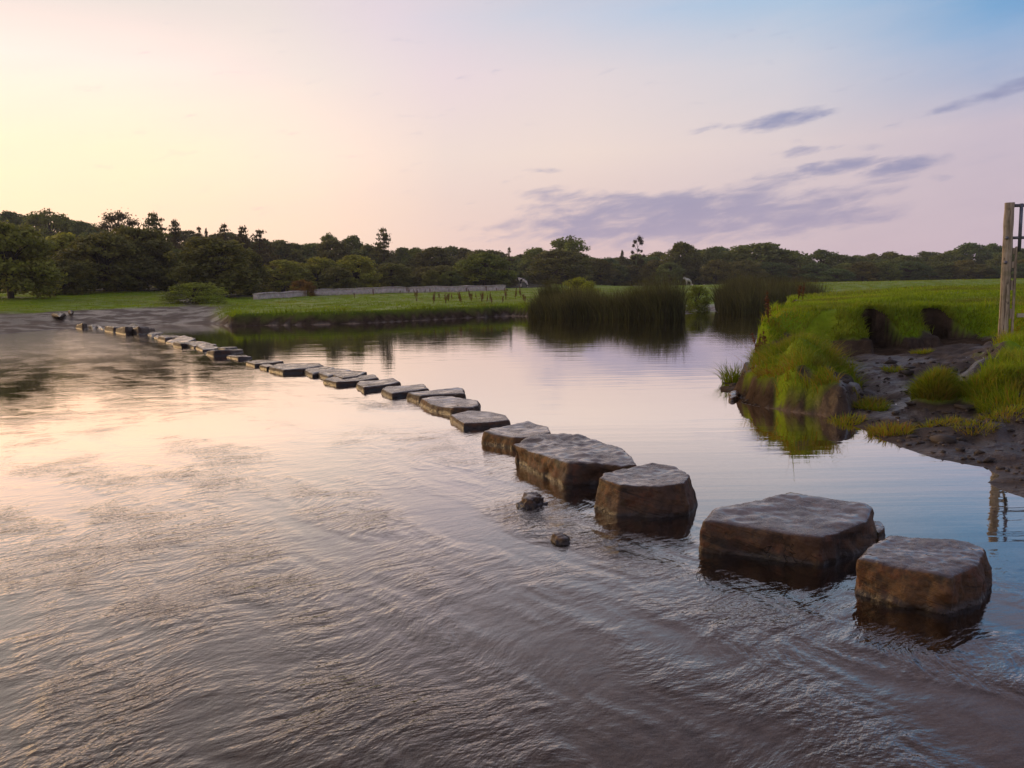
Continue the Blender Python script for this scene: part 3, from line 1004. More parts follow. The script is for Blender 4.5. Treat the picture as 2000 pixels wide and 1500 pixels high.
for px in [854, 858, 866, 878, 884, 892, 900, 912, 921, 932, 941, 945, 952, 960, 966, 975, 990, 998, 1012, 1024, 1030, 812, 838]:
    dock(px + random.uniform(-9, 9), random.uniform(49, 64), random.uniform(.6, 1.25), 'rust brown dock stalk in the far meadow left of the reeds', 'rusty docks in the far meadow')
for px, dd_, s in [(690, 66, 1), (720, 74, .9), (735, 76, 1), (775, 78, 1), (790, 80, 1.1), (803, 82, 1.1), (826, 84, 1), (842, 84, 1.1), (880, 86, 1), (905, 86, 1.1), (950, 88, 1.2), (970, 88, 1)]:
    dock(px + random.uniform(-9, 9), dd_, s * random.uniform(.5, 1), 'reddish dock stalk against the long grey wall', 'reddish docks along the wall')
for i, (px, py, s) in enumerate([(1478, 15.6, .85), (1490, 15.3, 1.0), (1502, 15.8, .8)]):
    dock(px, py, s, 'rusty dock at the water edge left of the tussock crest', 'rusty docks on the right bank tip')
for i, (px, py, s) in enumerate([(1553, 25, .85), (1560, 25.3, .8), (1568, 25.2, .7)]):
    dock(px, py, s, 'rusty dock on the grass skyline before the second reed bed', 'rusty docks on the skyline')

# ------------------------------------------------------------------ trees
def quad_cloud(C, S_, r, nrm=None, tint=None):
    """rhombic leaf clumps at centres C with sizes S_"""
    n = len(C)
    a = r.normal(0, 1, (n, 3))
    if nrm is not None:
        a = a * .75 + nrm
    a /= np.linalg.norm(a, axis=1)[:, None]
    b = np.cross(a, r.normal(0, 1, (n, 3)))
    b /= np.linalg.norm(b, axis=1)[:, None] + 1e-9
    c = np.cross(a, b)
    l = S_[:, None]
    V = np.stack([C - b * l, C - c * l * .55, C + b * l, C + c * l * .55], 1).reshape(-1, 3)
    i = np.arange(n) * 4
    return V, np.stack([i, i + 1, i + 2, i + 3], 1), np.repeat(tint, 4)


def tube(pts, rads, sides=6):
    V, F = [], []
    pts = [Vector(q) for q in pts]
    for i, (q, rr) in enumerate(zip(pts, rads)):
        dirv = (pts[min(i + 1, len(pts) - 1)] - pts[max(i - 1, 0)]).normalized()
        u = dirv.orthogonal().normalized()
        v = dirv.cross(u)
        for k in range(sides):
            a = 2 * math.pi * k / sides
            V.append(q + (u * math.cos(a) + v * math.sin(a)) * rr)
    for i in range(len(pts) - 1):
        for k in range(sides):
            a, b = i * sides + k, i * sides + (k + 1) % sides
            F.append((a, b, b + sides, a + sides))
    return V, F


def join_tubes(tubes):
    V, F = [], []
    for v, f in tubes:
        o = len(V)
        V += [tuple(q) for q in v]
        F += [tuple(i + o for i in q) for q in f]
    return np.array(V), np.array(F)


def broadleaf(seed, nclump=46, per=95, low=.06, leaf=.030, gap=0.0, csz=(.075, .15), tr=1.0):
    r = np.random.default_rng(seed)
    C, N, T = [], [], []
    limbs = [tube([(0, 0, 0), (r.normal(0, .01), r.normal(0, .01), .25), (r.normal(0, .03), r.normal(0, .03), .55), (0, 0, .8)], [.035 * tr, .028 * tr, .018 * tr, .006 * tr])]
    for i in range(nclump):
        # a point in a domed crown, biased to its surface
        cz = low + .08 + (.90 - low) * r.uniform(0, 1) ** 1.0
        tz = max(0.0, (cz - .42) / .55)
        rmax = .46 * math.sqrt(max(0.02, 1 - tz * tz)) * (1 if cz > .3 else .86 + .14 * cz / .3)
        rad = rmax * r.uniform(.25, 1.0) ** .5
        aa = r.uniform(0, 6.283)
        bx, by = rad * math.cos(aa), rad * math.sin(aa)
        ctr = np.array([bx, by, cz])
        sz = r.uniform(*csz)
        if r.uniform() < gap:
            continue
        n = int(per * (sz / .11) ** 2)
        q = r.normal(0, 1, (n, 3))
        q /= np.linalg.norm(q, axis=1)[:, None]
        q *= (r.uniform(0, 1, (n, 1)) ** .45)
        q[:, 2] *= .72
        C.append(ctr + q * sz)
        N.append(q * 1.0 + np.array([0, 0, .35]))
        T.append(np.clip(r.normal(.45, .17) + r.normal(0, .13, n), 0, 1))
        if i % 3 == 0:
            limbs.append(tube([(0, 0, r.uniform(.2, .5)), (bx * .5, by * .5, cz * .85), (bx, by, cz)], [.012, .008, .003], 5))
    C = np.concatenate(C)
    N = np.concatenate(N)
    T = np.concatenate(T)
    V, F, TT = quad_cloud(C, leaf * r.uniform(.6, 1.25, len(C)), r, N, T)
    V[:, 2] = V[:, 2] / V[:, 2].max()
    crown = np_mesh('crown', V, [F], {'tint': TT})
    crown.materials.append(M_LEAF)
    tv, tf = join_tubes(limbs)
    trunk = np_mesh('trunk', tv, [tf])
    trunk.materials.append(M_BARK)
    return crown, trunk


def conifer(seed, tiers=13, ragged=.35, low=.12, spread=.5):
    r = np.random.default_rng(seed)
    C, N, T = [], [], []
    limbs = [tube([(0, 0, 0), (0, 0, .5), (r.normal(0, .01), 0, 1)], [.03, .018, .003])]
    for i in range(tiers):
        z = low + (1 - low) * (i / tiers) ** .9
        L = spread * (1.02 - z) ** .8 + .04
        nb = 7
        a0 = r.uniform(0, 6.28)
        for b in range(nb):
            if r.uniform() < ragged * .55:
                continue
            l = L * r.uniform(1 - ragged, 1.1)
            a = a0 + b * 6.28 / nb + r.normal(0, .2)
            up = r.uniform(-.12, .10)
            tip = np.array([l * math.cos(a), l * math.sin(a), z + up * l])
            limbs.append(tube([(0, 0, z), tuple(tip)], [.007, .002], 4))
            n = int(34 * (l / .3) + 6)
            s = r.uniform(.2, 1.05, n)
            q = np.array([0, 0, z]) + (tip - np.array([0, 0, z])) * s[:, None]
            q += r.normal(0, 1, (n, 3)) * np.array([.03, .03, .016])
            C.append(q)
            N.append(np.tile([0, 0, .8], (n, 1)))
            T.append(np.clip(r.normal(.3, .15, n), 0, 1))
    C = np.concatenate(C)
    N = np.concatenate(N)
    T = np.concatenate(T)
    V, F, TT = quad_cloud(C, .030 * r.uniform(.6, 1.3, len(C)), r, N, T)
    crown = np_mesh('crown', V, [F], {'tint': TT})
    crown.materials.append(M_LEAF)
    tv, tf = join_tubes(limbs)
    trunk = np_mesh('trunk', tv, [tf])
    trunk.materials.append(M_BARK)
    return crown, trunk


def open_pine(seed, clumps):
    """bare trunk with separate needle pads: clumps = (x, z, radius) across the crown"""
    r = np.random.default_rng(seed)
    C, N, T = [], [], []
    limbs = [tube([(0, 0, 0), (.01, 0, .5), (-.03, 0, .75), (.06, 0, .95)], [.022, .016, .010, .004])]
    for (cx, cz, rad) in clumps:
        cy = r.normal(0, .12)
        n = int(260 * (rad / .1))
        q = r.normal(0, .5, (n, 3)) * np.array([1, 1, .40])
        C.append(np.array([cx, cy, cz]) + q * rad)
        N.append(np.tile([0, 0, .7], (n, 1)))
        T.append(np.clip(r.normal(.2, .12, n), 0, 1))
        limbs.append(tube([(0, 0, max(.4, cz - .12)), (cx * .6, cy * .6, cz - .03), (cx, cy, cz)], [.008, .006, .003], 5))
    C = np.concatenate(C)
    V, F, TT = quad_cloud(C, .022 * r.uniform(.6, 1.3, len(C)), r, np.concatenate(N), np.concatenate(T))
    crown = np_mesh('crown', V, [F], {'tint': TT})
    crown.materials.append(M_LEAF)
    tv, tf = join_tubes(limbs)
    trunk = np_mesh('trunk', tv, [tf])
    trunk.materials.append(M_BARK)
    return crown, trunk


PROTO = {'b': [broadleaf(s, 135, 60, -.03) for s in (1, 2, 3, 4, 5, 6)],
         'h': [broadleaf(s, 90, 55, -.12, .022, 0, (.10, .19), .3) for s in (51, 52, 53)],
     'o': [broadleaf(s, 46, 80, .2, .028, .08) for s in (21, 22)],
         'c': [conifer(31, 13, .35), conifer(32, 11, .5, .2, .6), conifer(33, 14, .25, .1, .36)],
         'r': [conifer(35, 9, .75, .3, .65), conifer(36, 8, .8, .35, .55)],
         's': [open_pine(41, [(.10, .97, .14), (.22, .90, .12), (-.10, .92, .10), (-.20, .84, .07), (.05, .74, .07), (-.28, .70, .08), (.25, .72, .05),
                              (.38, .62, .06), (-.3, .58, .1), (-.1, .60, .06), (.15, .50, .16), (.30, .52, .08), (.42, .42, .07), (.2, .40, .05), (-.16, .48, .07)])],
         'p': [open_pine(42, [(-.35, .80, .16), (-.1, .92, .2), (.2, .95, .2), (.38, .84, .15), (0, .78, .22), (.25, .72, .16), (-.3, .62, .14), (.05, .6, .2), (.4, .62, .12)])]}


def tree(px, py, pw, dist, kind, label, group=None, color=(1, 1, 1), name=None, var=None, cat='tree', sink=0.0):
    """tree whose crown top stands at photo pixel (px,py), pw pixels wide, dist metres away"""
    x, y, zt = atd(px, py, dist)
    zb = gz(x, y) - sink
    H = zt - zb
    W = pw * dist / F_PX
    pr = PROTO[kind]
    crown, trunk = pr[var if var is not None else random.randrange(len(pr))]
    nm = name or {'b': 'broadleaf_tree', 'h': 'bush', 'o': 'oak_tree', 'c': 'conifer_tree', 'r': 'pine_tree', 's': 'pine_tree', 'p': 'pine_tree'}[kind]
    root = empty(nm, (x, y, zb), random.uniform(0, 6.28) if kind not in 'sp' else 0.0)
    root.scale = (W / .92, W / .92, H)
    for n_, me in (('crown', crown), ('trunk', trunk)):
        o = bpy.data.objects.new(n_, me)
        COL.objects.link(o)
        o.parent = root
        v = random.uniform(.85, 1.15)
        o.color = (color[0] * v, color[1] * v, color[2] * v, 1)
    tag(root, label, cat, group)
    return root


OL = (1.7, 1.5, .9)       # olive
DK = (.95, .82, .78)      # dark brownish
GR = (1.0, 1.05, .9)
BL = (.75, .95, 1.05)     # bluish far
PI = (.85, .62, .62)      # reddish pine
g1 = 'trees at the left meadow edge'
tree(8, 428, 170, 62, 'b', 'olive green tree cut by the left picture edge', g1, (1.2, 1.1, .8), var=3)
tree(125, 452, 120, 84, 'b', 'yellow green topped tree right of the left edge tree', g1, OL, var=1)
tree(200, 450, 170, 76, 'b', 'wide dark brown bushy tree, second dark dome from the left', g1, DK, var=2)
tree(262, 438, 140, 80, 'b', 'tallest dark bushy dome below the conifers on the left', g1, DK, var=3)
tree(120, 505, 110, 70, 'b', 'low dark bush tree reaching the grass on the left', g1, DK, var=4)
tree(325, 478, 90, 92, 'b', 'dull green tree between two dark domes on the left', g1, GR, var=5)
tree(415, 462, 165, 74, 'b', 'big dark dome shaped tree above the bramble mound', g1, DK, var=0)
tree(478, 485, 80, 86, 'b', 'dark narrow tree just left of the wall end', g1, DK, var=1)
tree(345, 520, 80, 78, 'b', 'small dark shrub tree filling the foot of the left wood', g1, DK, var=2)
# olive row behind the wall
g2 = 'olive trees behind the wall'
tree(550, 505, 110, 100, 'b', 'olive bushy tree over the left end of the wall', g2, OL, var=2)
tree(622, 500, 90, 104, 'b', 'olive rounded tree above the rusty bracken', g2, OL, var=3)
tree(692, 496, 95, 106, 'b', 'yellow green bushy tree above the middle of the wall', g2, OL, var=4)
tree(655, 520, 70, 98, 'b', 'dark low bush between the olive trees', g2, DK, var=5)
tree(765, 512, 80, 112, 'b', 'dull brown green tree right of the olive row', g2, (1.1, 1.0, .85), var=0)
tree(842, 526, 36, 108, 'b', 'small upright bush above the wall', g2, (1.1, 1.0, .8), var=1)
tree(880, 528, 46, 110, 'b', 'small round dark green bush above the wall', g2, GR, var=2)
tree(945, 492, 110, 116, 'b', 'rounded green tree above the right wall end', g2, (1.15, 1.2, .85), var=3)
# hill ridge
g3 = 'trees on the wooded ridge'
ridge = [(20, 414, 70, 'b'), (56, 424, 60, 'b'), (128, 428, 60, 'b'), (160, 434, 50, 'b'), (190, 446, 60, 'b'), (250, 452, 60, 'b'), (30, 440, 80, 'b'),
         (362, 452, 45, 'b'), (388, 462, 50, 'b'), (440, 455, 60, 'b'), (510, 470, 60, 'b'), (545, 470, 60, 'b'), (575, 476, 50, 'b'), (605, 476, 60, 'b'), (650, 470, 60, 'b'),
         (722, 478, 50, 'b'), (785, 484, 50, 'b'), (812, 484, 50, 'b'), (845, 484, 60, 'b'), (878, 482, 60, 'b'), (905, 485, 50, 'b'), (935, 489, 60, 'b'), (960, 490, 50, 'b'),
         (470, 475, 60, 'b'), (560, 490, 70, 'b'), (740, 492, 70, 'b'), (820, 505, 60, 'b'), (865, 505, 60, 'b'), (905, 508, 60, 'b'), (700, 490, 60, 'b')]
for (px, py, pw, k) in ridge:
    tree(px, py - 3, pw * 1.45, random.uniform(150, 200), k, 'dark rounded tree in the wood covering the left ridge', g3,
         random.choice([GR, DK, (.9, .8, .7), (.8, .85, .85)]))
tree(90, 406, 95, 165, 'o', 'highest domed tree on the left ridge with light showing through', g3, (1.2, 1.2, .8), var=0)
tree(228, 418, 70, 140, 'p', 'spreading cedar like pine on the left skyline', g3, PI)
tree(300, 411, 84, 130, 'c', 'tallest pointed conifer on the left skyline', g3, (1.0, .95, .8), var=1)
tree(340, 427, 52, 135, 'c', 'small reddish conifer right of the tallest one', g3, PI, var=0)
tree(388, 440, 28, 150, 'r', 'small ragged conifer tip, left one of a thin pair', g3, PI, var=0)
tree(402, 444, 20, 150, 'c', 'thin conifer tip, right one of a thin pair', g3, PI, var=2)
tree(438, 434, 72, 140, 'r', 'ragged pine with broken crown on the ridge', g3, PI, var=1)
tree(472, 440, 62, 140, 'c', 'pointed dark conifer beside the ragged pine', g3, PI, var=0)
tree(505, 446, 80, 140, 'r', 'wind torn pine with a leaning side branch', g3, PI, var=0)
tree(640, 453, 55, 170, 'o', 'loose topped tree left of the smooth round crown', g3, GR, var=1)
tree(688, 457, 62, 165, 'b', 'smooth round crowned tree left of the lone spruce', g3, GR, var=5)
tree(748, 442, 66, 150, 'c', 'lone layered spruce at the end of the ridge', g3, DK, var=1)
tree(995, 481, 30, 170, 'r', 'ragged bird shaped pine tip above the middle wood', g3, PI, var=1)
# right hand tree line
g4 = 'trees of the far tree line'
tree(1106, 458, 92, 170, 'o', 'tall pale crowned tree above the reeds with gaps of sky', g4, (1.2, 1.25, 1.0), var=0)
tree(1092, 487, 130, 150, 'b', 'broad dark tree below the tall pale crowned tree', g4, DK, var=0)
tree(1048, 482, 70, 175, 'b', 'dark tree left of the tall pale crowned tree', g4, GR, var=1)
tree(1215, 487, 22, 190, 'c', 'small pointed conifer left of the open pine', g4, DK, var=2)
tree(1245, 464, 30, 180, 's', 'solitary open pine with bare trunk against the sky', g4, (.5, .4, .45))
tree(1332, 470, 85, 180, 'b', 'tall brownish tree right of the open pine', g4, (1.0, .95, .75), var=2)
tree(1485, 472, 150, 185, 'b', 'largest dome of the right hand tree line', g4, GR, var=3)
tree(1606, 486, 82, 190, 'b', 'separate dark round tree left of the notch in the line', g4, (.7, .8, .8), var=4)
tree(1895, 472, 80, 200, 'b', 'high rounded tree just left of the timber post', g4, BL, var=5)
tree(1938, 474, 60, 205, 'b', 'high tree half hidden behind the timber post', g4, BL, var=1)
right = [(1000, 500, 60), (1020, 495, 60), (1150, 500, 60), (1180, 502, 60), (1210, 500, 60), (1245, 494, 60), (1285, 490, 60), (1270, 500, 60), (1372, 486, 70), (1405, 480, 60), (1430, 486, 70),
         (1390, 480, 40), (1545, 488, 60), (1560, 494, 50), (1645, 496, 60), (1672, 497, 50), (1702, 494, 50), (1738, 490, 50), (1770, 498, 60), (1812, 489, 50), (1842, 493, 50), (1865, 486, 50),
         (1970, 490, 60), (2005, 484, 70), (2045, 480, 70), (1720, 505, 70), (1790, 505, 80), (1990, 500, 70), (1660, 510, 80)]
for (px, py, pw) in right:
    tree(px, py, pw * 1.3, random.uniform(185, 215), 'b', 'rounded dark green tree in the far line behind the right meadow', g4,
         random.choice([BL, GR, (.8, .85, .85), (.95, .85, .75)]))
for i in range(34):
    px = 985 + i * 32 + random.uniform(-10, 10)
    tree(px, random.uniform(505, 524), random.uniform(55, 85), random.uniform(165, 182), 'b', 'low bushy tree at the foot of the far tree line', 'low trees at the foot of the far line',
         random.choice([BL, GR, DK, (1.0, .8, .7), (1.1, 1.1, .8)]))
for i in range(14):
    px = 500 + i * 36 + random.uniform(-8, 8)
    tree(px, random.uniform(515, 530), random.uniform(55, 80), random.uniform(120, 130), 'b', 'low bushy tree filling the gap behind the wall', 'low trees behind the wall',
         random.choice([GR, DK, (1.0, .8, .7)]))

# bushes
tree(1130, 540, 80, 49, 'h', 'yellow green bush rising behind the middle reeds', 'bushes by the river bend', (2.0, 1.9, .8), 'willow_bush', 0, 'bush', .2)
tree(1362, 555, 52, 49.5, 'h', 'bright green bush between the two reed beds', 'bushes by the river bend', (1.3, 1.4, .6), 'willow_bush', 1, 'bush', .3)
tree(380, 550, 112, 57, 'h', 'low bright bramble mound in front of the dark dome tree', None, (1.35, 1.4, .7), 'bramble_bush', 2, 'bush', .2)
tree(590, 545, 46, 76, 'h', 'rusty brown bracken clump growing through the wall', None, (1.5, .75, .55), 'bracken_clump', 0, 'bracken', .1)


# ------------------------------------------------------------------ stone walls
def wall(label, pts, h, thick, name='drystone_wall'):
    """capped stone wall following ground points (x, y)"""
    n = 60
    P = []
    L = [0]
    for a, b in zip(pts[:-1], pts[1:]):
        L.append(L[-1] + math.hypot(b[0] - a[0], b[1] - a[1]))
    for i in range(n + 1):
        s = L[-1] * i / n
        k = max(j for j in range(len(pts) - 1) if L[j] <= s + 1e-9)
        t_ = (s - L[k]) / (L[k + 1] - L[k])
        P.append((pts[k][0] + (pts[k + 1][0] - pts[k][0]) * t_, pts[k][1] + (pts[k + 1][1] - pts[k][1]) * t_))
    ox, oy = P[0]
    oz = gz(ox, oy)
    root = empty(name, (ox, oy, oz))
    tag(root, label, 'wall', 'stone walls across the far meadow')
    for part, z0, z1, th, jit in (('masonry', -.3, h, thick, .02), ('coping', h, h + .09, thick + .08, .025)):
        V, F = [], []
        for i, (x, y) in enumerate(P):
            a = P[max(i - 1, 0)]
            b = P[min(i + 1, n)]
            dx, dy = b[0] - a[0], b[1] - a[1]
            l = math.hypot(dx, dy)
            nx, ny = -dy / l, dx / l
            zg = gz(x, y) - oz
            for sgn, zz in ((-1, z0), (-1, z1), (1, z1), (1, z0)):
                j = random.uniform(-jit, jit)
                jz = random.uniform(-jit, jit) if part == 'coping' and zz == z1 else 0
                V.append((x - ox + sgn * nx * (th / 2 + j), y - oy + sgn * ny * (th / 2 + j), zg + zz + jz))
        for i in range(n):
            for q in range(4):
                a, b = i * 4 + q, i * 4 + (q + 1) % 4
                F.append((a, b, b + 4, a + 4))
        F.append((0, 3, 2, 1))
        F.append((n * 4, n * 4 + 1, n * 4 + 2, n * 4 + 3))
        me = np_mesh(part, np.array(V), [np.array(F)])
        link_mesh(part, me, M_WALL, root, False)
    return root


wa_ = [atd(499, 560, 68)[:2], atd(535, 560, 71)[:2], atd(572, 560, 74)[:2], atd(594, 560, 75.5)[:2]]
wall('short pale wall stub left of the rusty bracken', wa_, .42, .5)
wb_ = [atd(606, 560, 77)[:2], atd(700, 560, 80)[:2], atd(850, 560, 86)[:2], atd(985, 560, 92)[:2]]
wall('long low grey stone wall right of the rusty bracken', wb_, .52, .5)


# ------------------------------------------------------------------ post and gate
def box_bm(bm, x0, x1, y0, y1, z0, z1, bev=.008, taper=1.0):
    vs = [bm.verts.new((x, y, z)) for z in (z0, z1) for x, y in ((x0, y0), (x1, y0), (x1, y1), (x0, y1))]
    fs = [(0, 3, 2, 1), (4, 5, 6, 7), (0, 1, 5, 4), (1, 2, 6, 5), (2, 3, 7, 6), (3, 0, 4, 7)]
    faces = [bm.faces.new([vs[i] for i in f]) for f in fs]
    ed = list({e for f in faces for e in f.edges})
    if bev:
        bmesh.ops.bevel(bm, geom=ed, offset=bev, segments=2, affect='EDGES')


def bm_obj(name, bm, mat, parent):
    me = bpy.data.meshes.new(name)
    bm.normal_update()
    bm.to_mesh(me)
    bm.free()
    o = link_mesh(name, me, mat, parent, False)
    return o


def round_bar(name, a, b, rad, mat, parent):
    v, f = tube([a, b], [rad, rad], 12)
    v = [tuple(q) for q in v]
    n = len(v)
    me = bpy.data.meshes.new(name)
    me.from_pydata(v, [], [tuple(q) for q in f] + [tuple(range(11, -1, -1)), tuple(range(12, 24))])
    return link_mesh(name, me, mat, parent)


PD = 13.4
pxx, pyy, ptop = atd(1972, 396, PD)
pz = gz(pxx, pyy)
ROTP = math.radians(-28)
post = empty('gate_post', (pxx, pyy, pz), ROTP)
tag(post, 'weathered square timber post standing on the grassy mound at right', 'post')
PH = ptop - pz
# main timber: a tall weathered baulk, slightly waisted, with a rounded arris
bm = bmesh.new()
prof = []
N_ = 22
for i in range(N_ + 1):
    zz = -.35 + (PH + .35) * i / N_
    w = .070 + .002 * math.sin(i * 1.7) + .0015 * math.sin(i * 4.1)
    ring = []
    for k in range(16):
        a = 2 * math.pi * k / 16
        ca, sa = math.cos(a), math.sin(a)
        m = (abs(ca) ** 5 + abs(sa) ** 5) ** (-1 / 5)
        ring.append(bm.verts.new((ca * m * w * 1.0 + .002 * math.sin(i * .9), sa * m * w, zz)))
    prof.append(ring)
for a, b in zip(prof[:-1], prof[1:]):
    for k in range(16):
        bm.faces.new((a[k], a[(k + 1) % 16], b[(k + 1) % 16], b[k]))
bm.faces.new(prof[-1])
bm.faces.new(prof[0][::-1])
bm_obj('timber_baulk', bm, M_TIMBER, post)
# slim second upright held off the post by blocks: the ladder like slot of the photo
bm = bmesh.new()
box_bm(bm, .108, .142, -.05, .05, -.3, PH - .70, .006)
bm_obj('slim_upright', bm, M_TIMBER, post)
for zz in (.09, .40, .86, 1.22, PH - .82):
    bm = bmesh.new()
    box_bm(bm, .073, .107, -.04, .04, zz, zz + (.035 if zz < .3 else .16 if zz < 1.0 else .10), .004)
    bm_obj('spacer_block', bm, M_BOARD if zz < .3 else M_TIMBER, post)
for zz in (PH - .56, PH - .95):
    round_bar('bolt', (-.02, -.088, zz), (-.02, -.06, zz), .028, M_STEEL, post)

gate = empty('gate', (pxx, pyy, pz), ROTP * .25)
tag(gate, 'steel railed gate running out of the picture from the timber post', 'gate')
round_bar('rail', (.05, -.03, PH - .05), (2.6, -.03, PH - .05), .026, M_STEEL, gate)
round_bar('rail', (.05, -.03, PH - .56), (2.6, -.03, PH - .56), .024, M_STEEL, gate)
round_bar('stile', (.165, -.035, PH - .02), (.165, -.035, PH - .78), .026, M_STEEL, gate)
round_bar('stile', (1.35, -.035, PH - .02), (1.35, -.035, .15), .024, M_STEEL, gate)
round_bar('stile', (2.58, -.035, PH - .0), (2.58, -.035, -.2), .03, M_STEEL, gate)
bm = bmesh.new()
box_bm(bm, .17, 2.55, -.075, -.045, .42, .485, .005)
bm_obj('board', bm, M_BOARD, gate)


# ------------------------------------------------------------------ ponies
def skin_chain(name, verts, edges, radii, mat, parent, sub=1):
    me = bpy.data.meshes.new(name)
    me.from_pydata(verts, edges, [])
    o = bpy.data.objects.new(name, me)
    COL.objects.link(o)
    m = o.modifiers.new('skin', 'SKIN')
    sl = me.skin_vertices[0].data
    for i, r in enumerate(radii):
        sl[i].radius = r if isinstance(r, tuple) else (r, r)
    sl[0].use_root = True
    s = o.modifiers.new('sub', 'SUBSURF')
    s.levels = sub
    s.render_levels = sub
    me = apply_mods(o)
    me.materials.clear()
    me.materials.append(mat)
    me.polygons.foreach_set('use_smooth', np.ones(len(me.polygons), dtype=bool))
    o.parent = parent
    return o


t = NT('piebald_coat')
tco = t.n('ShaderNodeTexCoord').outputs['Object']
f = t.rng(t.noise(tco, 2.1, 2), .50, .56)
M_PIE = t.done(t.bsdf(t.mix(f, c4(.62, .56, .48), c4(.03, .024, .02)), .7))
t = NT('white_coat')
f = t.noise(t.n('ShaderNodeTexCoord').outputs['Object'], 3, 3)
M_WHITE = t.done(t.bsdf(t.ramp(f, [(.3, (.5, .46, .42)), (.7, (.68, .65, .60))]), .7))
t = NT('dark_hair')
f = t.noise(t.n('ShaderNodeTexCoord').outputs['Object'], 14, 3)
M_HAIR = t.done(t.bsdf(t.ramp(f, [(.3, (.02, .016, .013)), (.7, (.06, .048, .04))]), .7))


def pony(px, dist, rz, label, coat, head=0.0, name='pony'):
    x, y, _ = atd(px, 555, dist)
    root = empty(name, (x, y, gz(x, y)), rz)
    tag(root, label, 'pony', 'ponies grazing on the far meadow')
    V = [(.38, 0, .98), (.12, 0, .95), (-.2, 0, .95), (-.45, 0, 1.02), (-.66, 0, 1.18 + head * .4), (-.84, 0, 1.33 + head), (-1.0, 0, 1.20 + head), (-1.14, 0, 1.04 + head)]
    R_ = [(.25, .27), (.27, .28), (.26, .28), (.20, .24), (.12, .17), (.10, .13), (.085, .11), (.06, .07)]
    E = [(i, i + 1) for i in range(7)]
    for sy in (-1, 1):
        i0 = len(V)
        V += [(-.40, .13 * sy, .74), (-.40, .13 * sy, .42), (-.39, .13 * sy, .12), (-.43, .13 * sy, .02)]
        R_ += [.10, .058, .042, .055]
        E += [(3, i0), (i0, i0 + 1), (i0 + 1, i0 + 2), (i0 + 2, i0 + 3)]
        i0 = len(V)
        V += [(.36, .14 * sy, .66), (.53, .14 * sy, .41), (.50, .14 * sy, .12), (.46, .14 * sy, .02)]
        R_ += [.12, .060, .045, .055]
        E += [(0, i0), (i0, i0 + 1), (i0 + 1, i0 + 2), (i0 + 2, i0 + 3)]
        i0 = len(V)
        V += [(-.80, .07 * sy, 1.47 + head), (-.79, .08 * sy, 1.53 + head)]
        R_ += [.03, .012]
        E += [(5, i0), (i0, i0 + 1)]
    skin_chain('body', V, E, R_, coat, root, 2)
    skin_chain('tail', [(.62, 0, 1.06), (.72, 0, .92), (.76, 0, .62), (.75, 0, .3)], [(0, 1), (1, 2), (2, 3)], [.045, .06, .075, .03], M_HAIR, root)
    skin_chain('mane', [(-.42, 0, 1.27), (-.58, .02, 1.36 + head * .4), (-.74, .02, 1.46 + head), (-.86, 0, 1.48 + head)], [(0, 1), (1, 2), (2, 3)], [(.03, .06), (.035, .08), (.035, .08), (.03, .05)], M_HAIR, root)
    return root


pony(1023, 112, math.radians(-25), 'black and white piebald pony standing on the meadow left of the reeds', M_PIE, -.12)
pony(1345, 150, math.radians(15), 'white pony half hidden behind the two reed beds', M_WHITE, 0.05)

# trampled mud clods on the right bank, too many to count
x, y = scatter_polar(1500, 15, 33, 6.0, 15, 0)
z, g, w, d, inr, dT, dP, dM, bite = terrain(x, y, True)
k = (inr > .5) & (d > .08) & (g < .4) & ((dP < .2) | (bite > .6))
x, y, z = x[k], y[k], z[k]
ico = bmesh.new()
bmesh.ops.create_icosphere(ico, subdivisions=1, radius=1)
iv = np.array([v.co[:] for v in ico.verts])
fi = np.array([[v.index for v in f.verts] for f in ico.faces])
ico.free()
n = len(x)
rr = RNG.lognormal(-4.15, .6, n)
VV = iv[None] * (1 + .35 * RNG.normal(0, 1, (n, len(iv), 1))) * rr[:, None, None] * np.array([1.2, 1.0, .6])
VV += np.stack([x, y, z + rr * .15], 1)[:, None]
FF = fi[None] + (np.arange(n) * len(iv))[:, None, None]
me = np_mesh('mud_clods', VV.reshape(-1, 3), [FF.reshape(-1, 3)])
t = NT('dark_clods')
me.materials.append(t.done(t.bsdf(t.ramp(t.noise(t.pos(), 5, 4), [(.3, (.022, .016, .012)), (.6, (.06, .045, .035)), (.8, (.12, .095, .078))]), .7)))
o = link_mesh('mud_clods', me, None, None, False)
tag(o, 'trampled clods and stones strewn over the muddy gully', 'mud', None, 'stuff')

# evening haze: even air round everything
bm = bmesh.new()
box_bm(bm, -460, 460, -460, 460, -3, 48, 0)
me = bpy.data.meshes.new('haze')
bm.to_mesh(me)
bm.free()
haze = bpy.data.objects.new('haze', me)
COL.objects.link(haze)
mh = bpy.data.materials.new('evening_air')
mh.use_nodes = True
mh.node_tree.nodes.clear()
oh = mh.node_tree.nodes.new('ShaderNodeOutputMaterial')
pv = mh.node_tree.nodes.new('ShaderNodeVolumePrincipled')
pv.inputs['Color'].default_value = (.90, .92, 1, 1)
pv.inputs['Density'].default_value = .00035
mh.node_tree.links.new(pv.outputs[0], oh.inputs['Volume'])
me.materials.append(mh)
tag(haze, 'thin evening haze over the river meadow', 'haze', None, 'stuff')

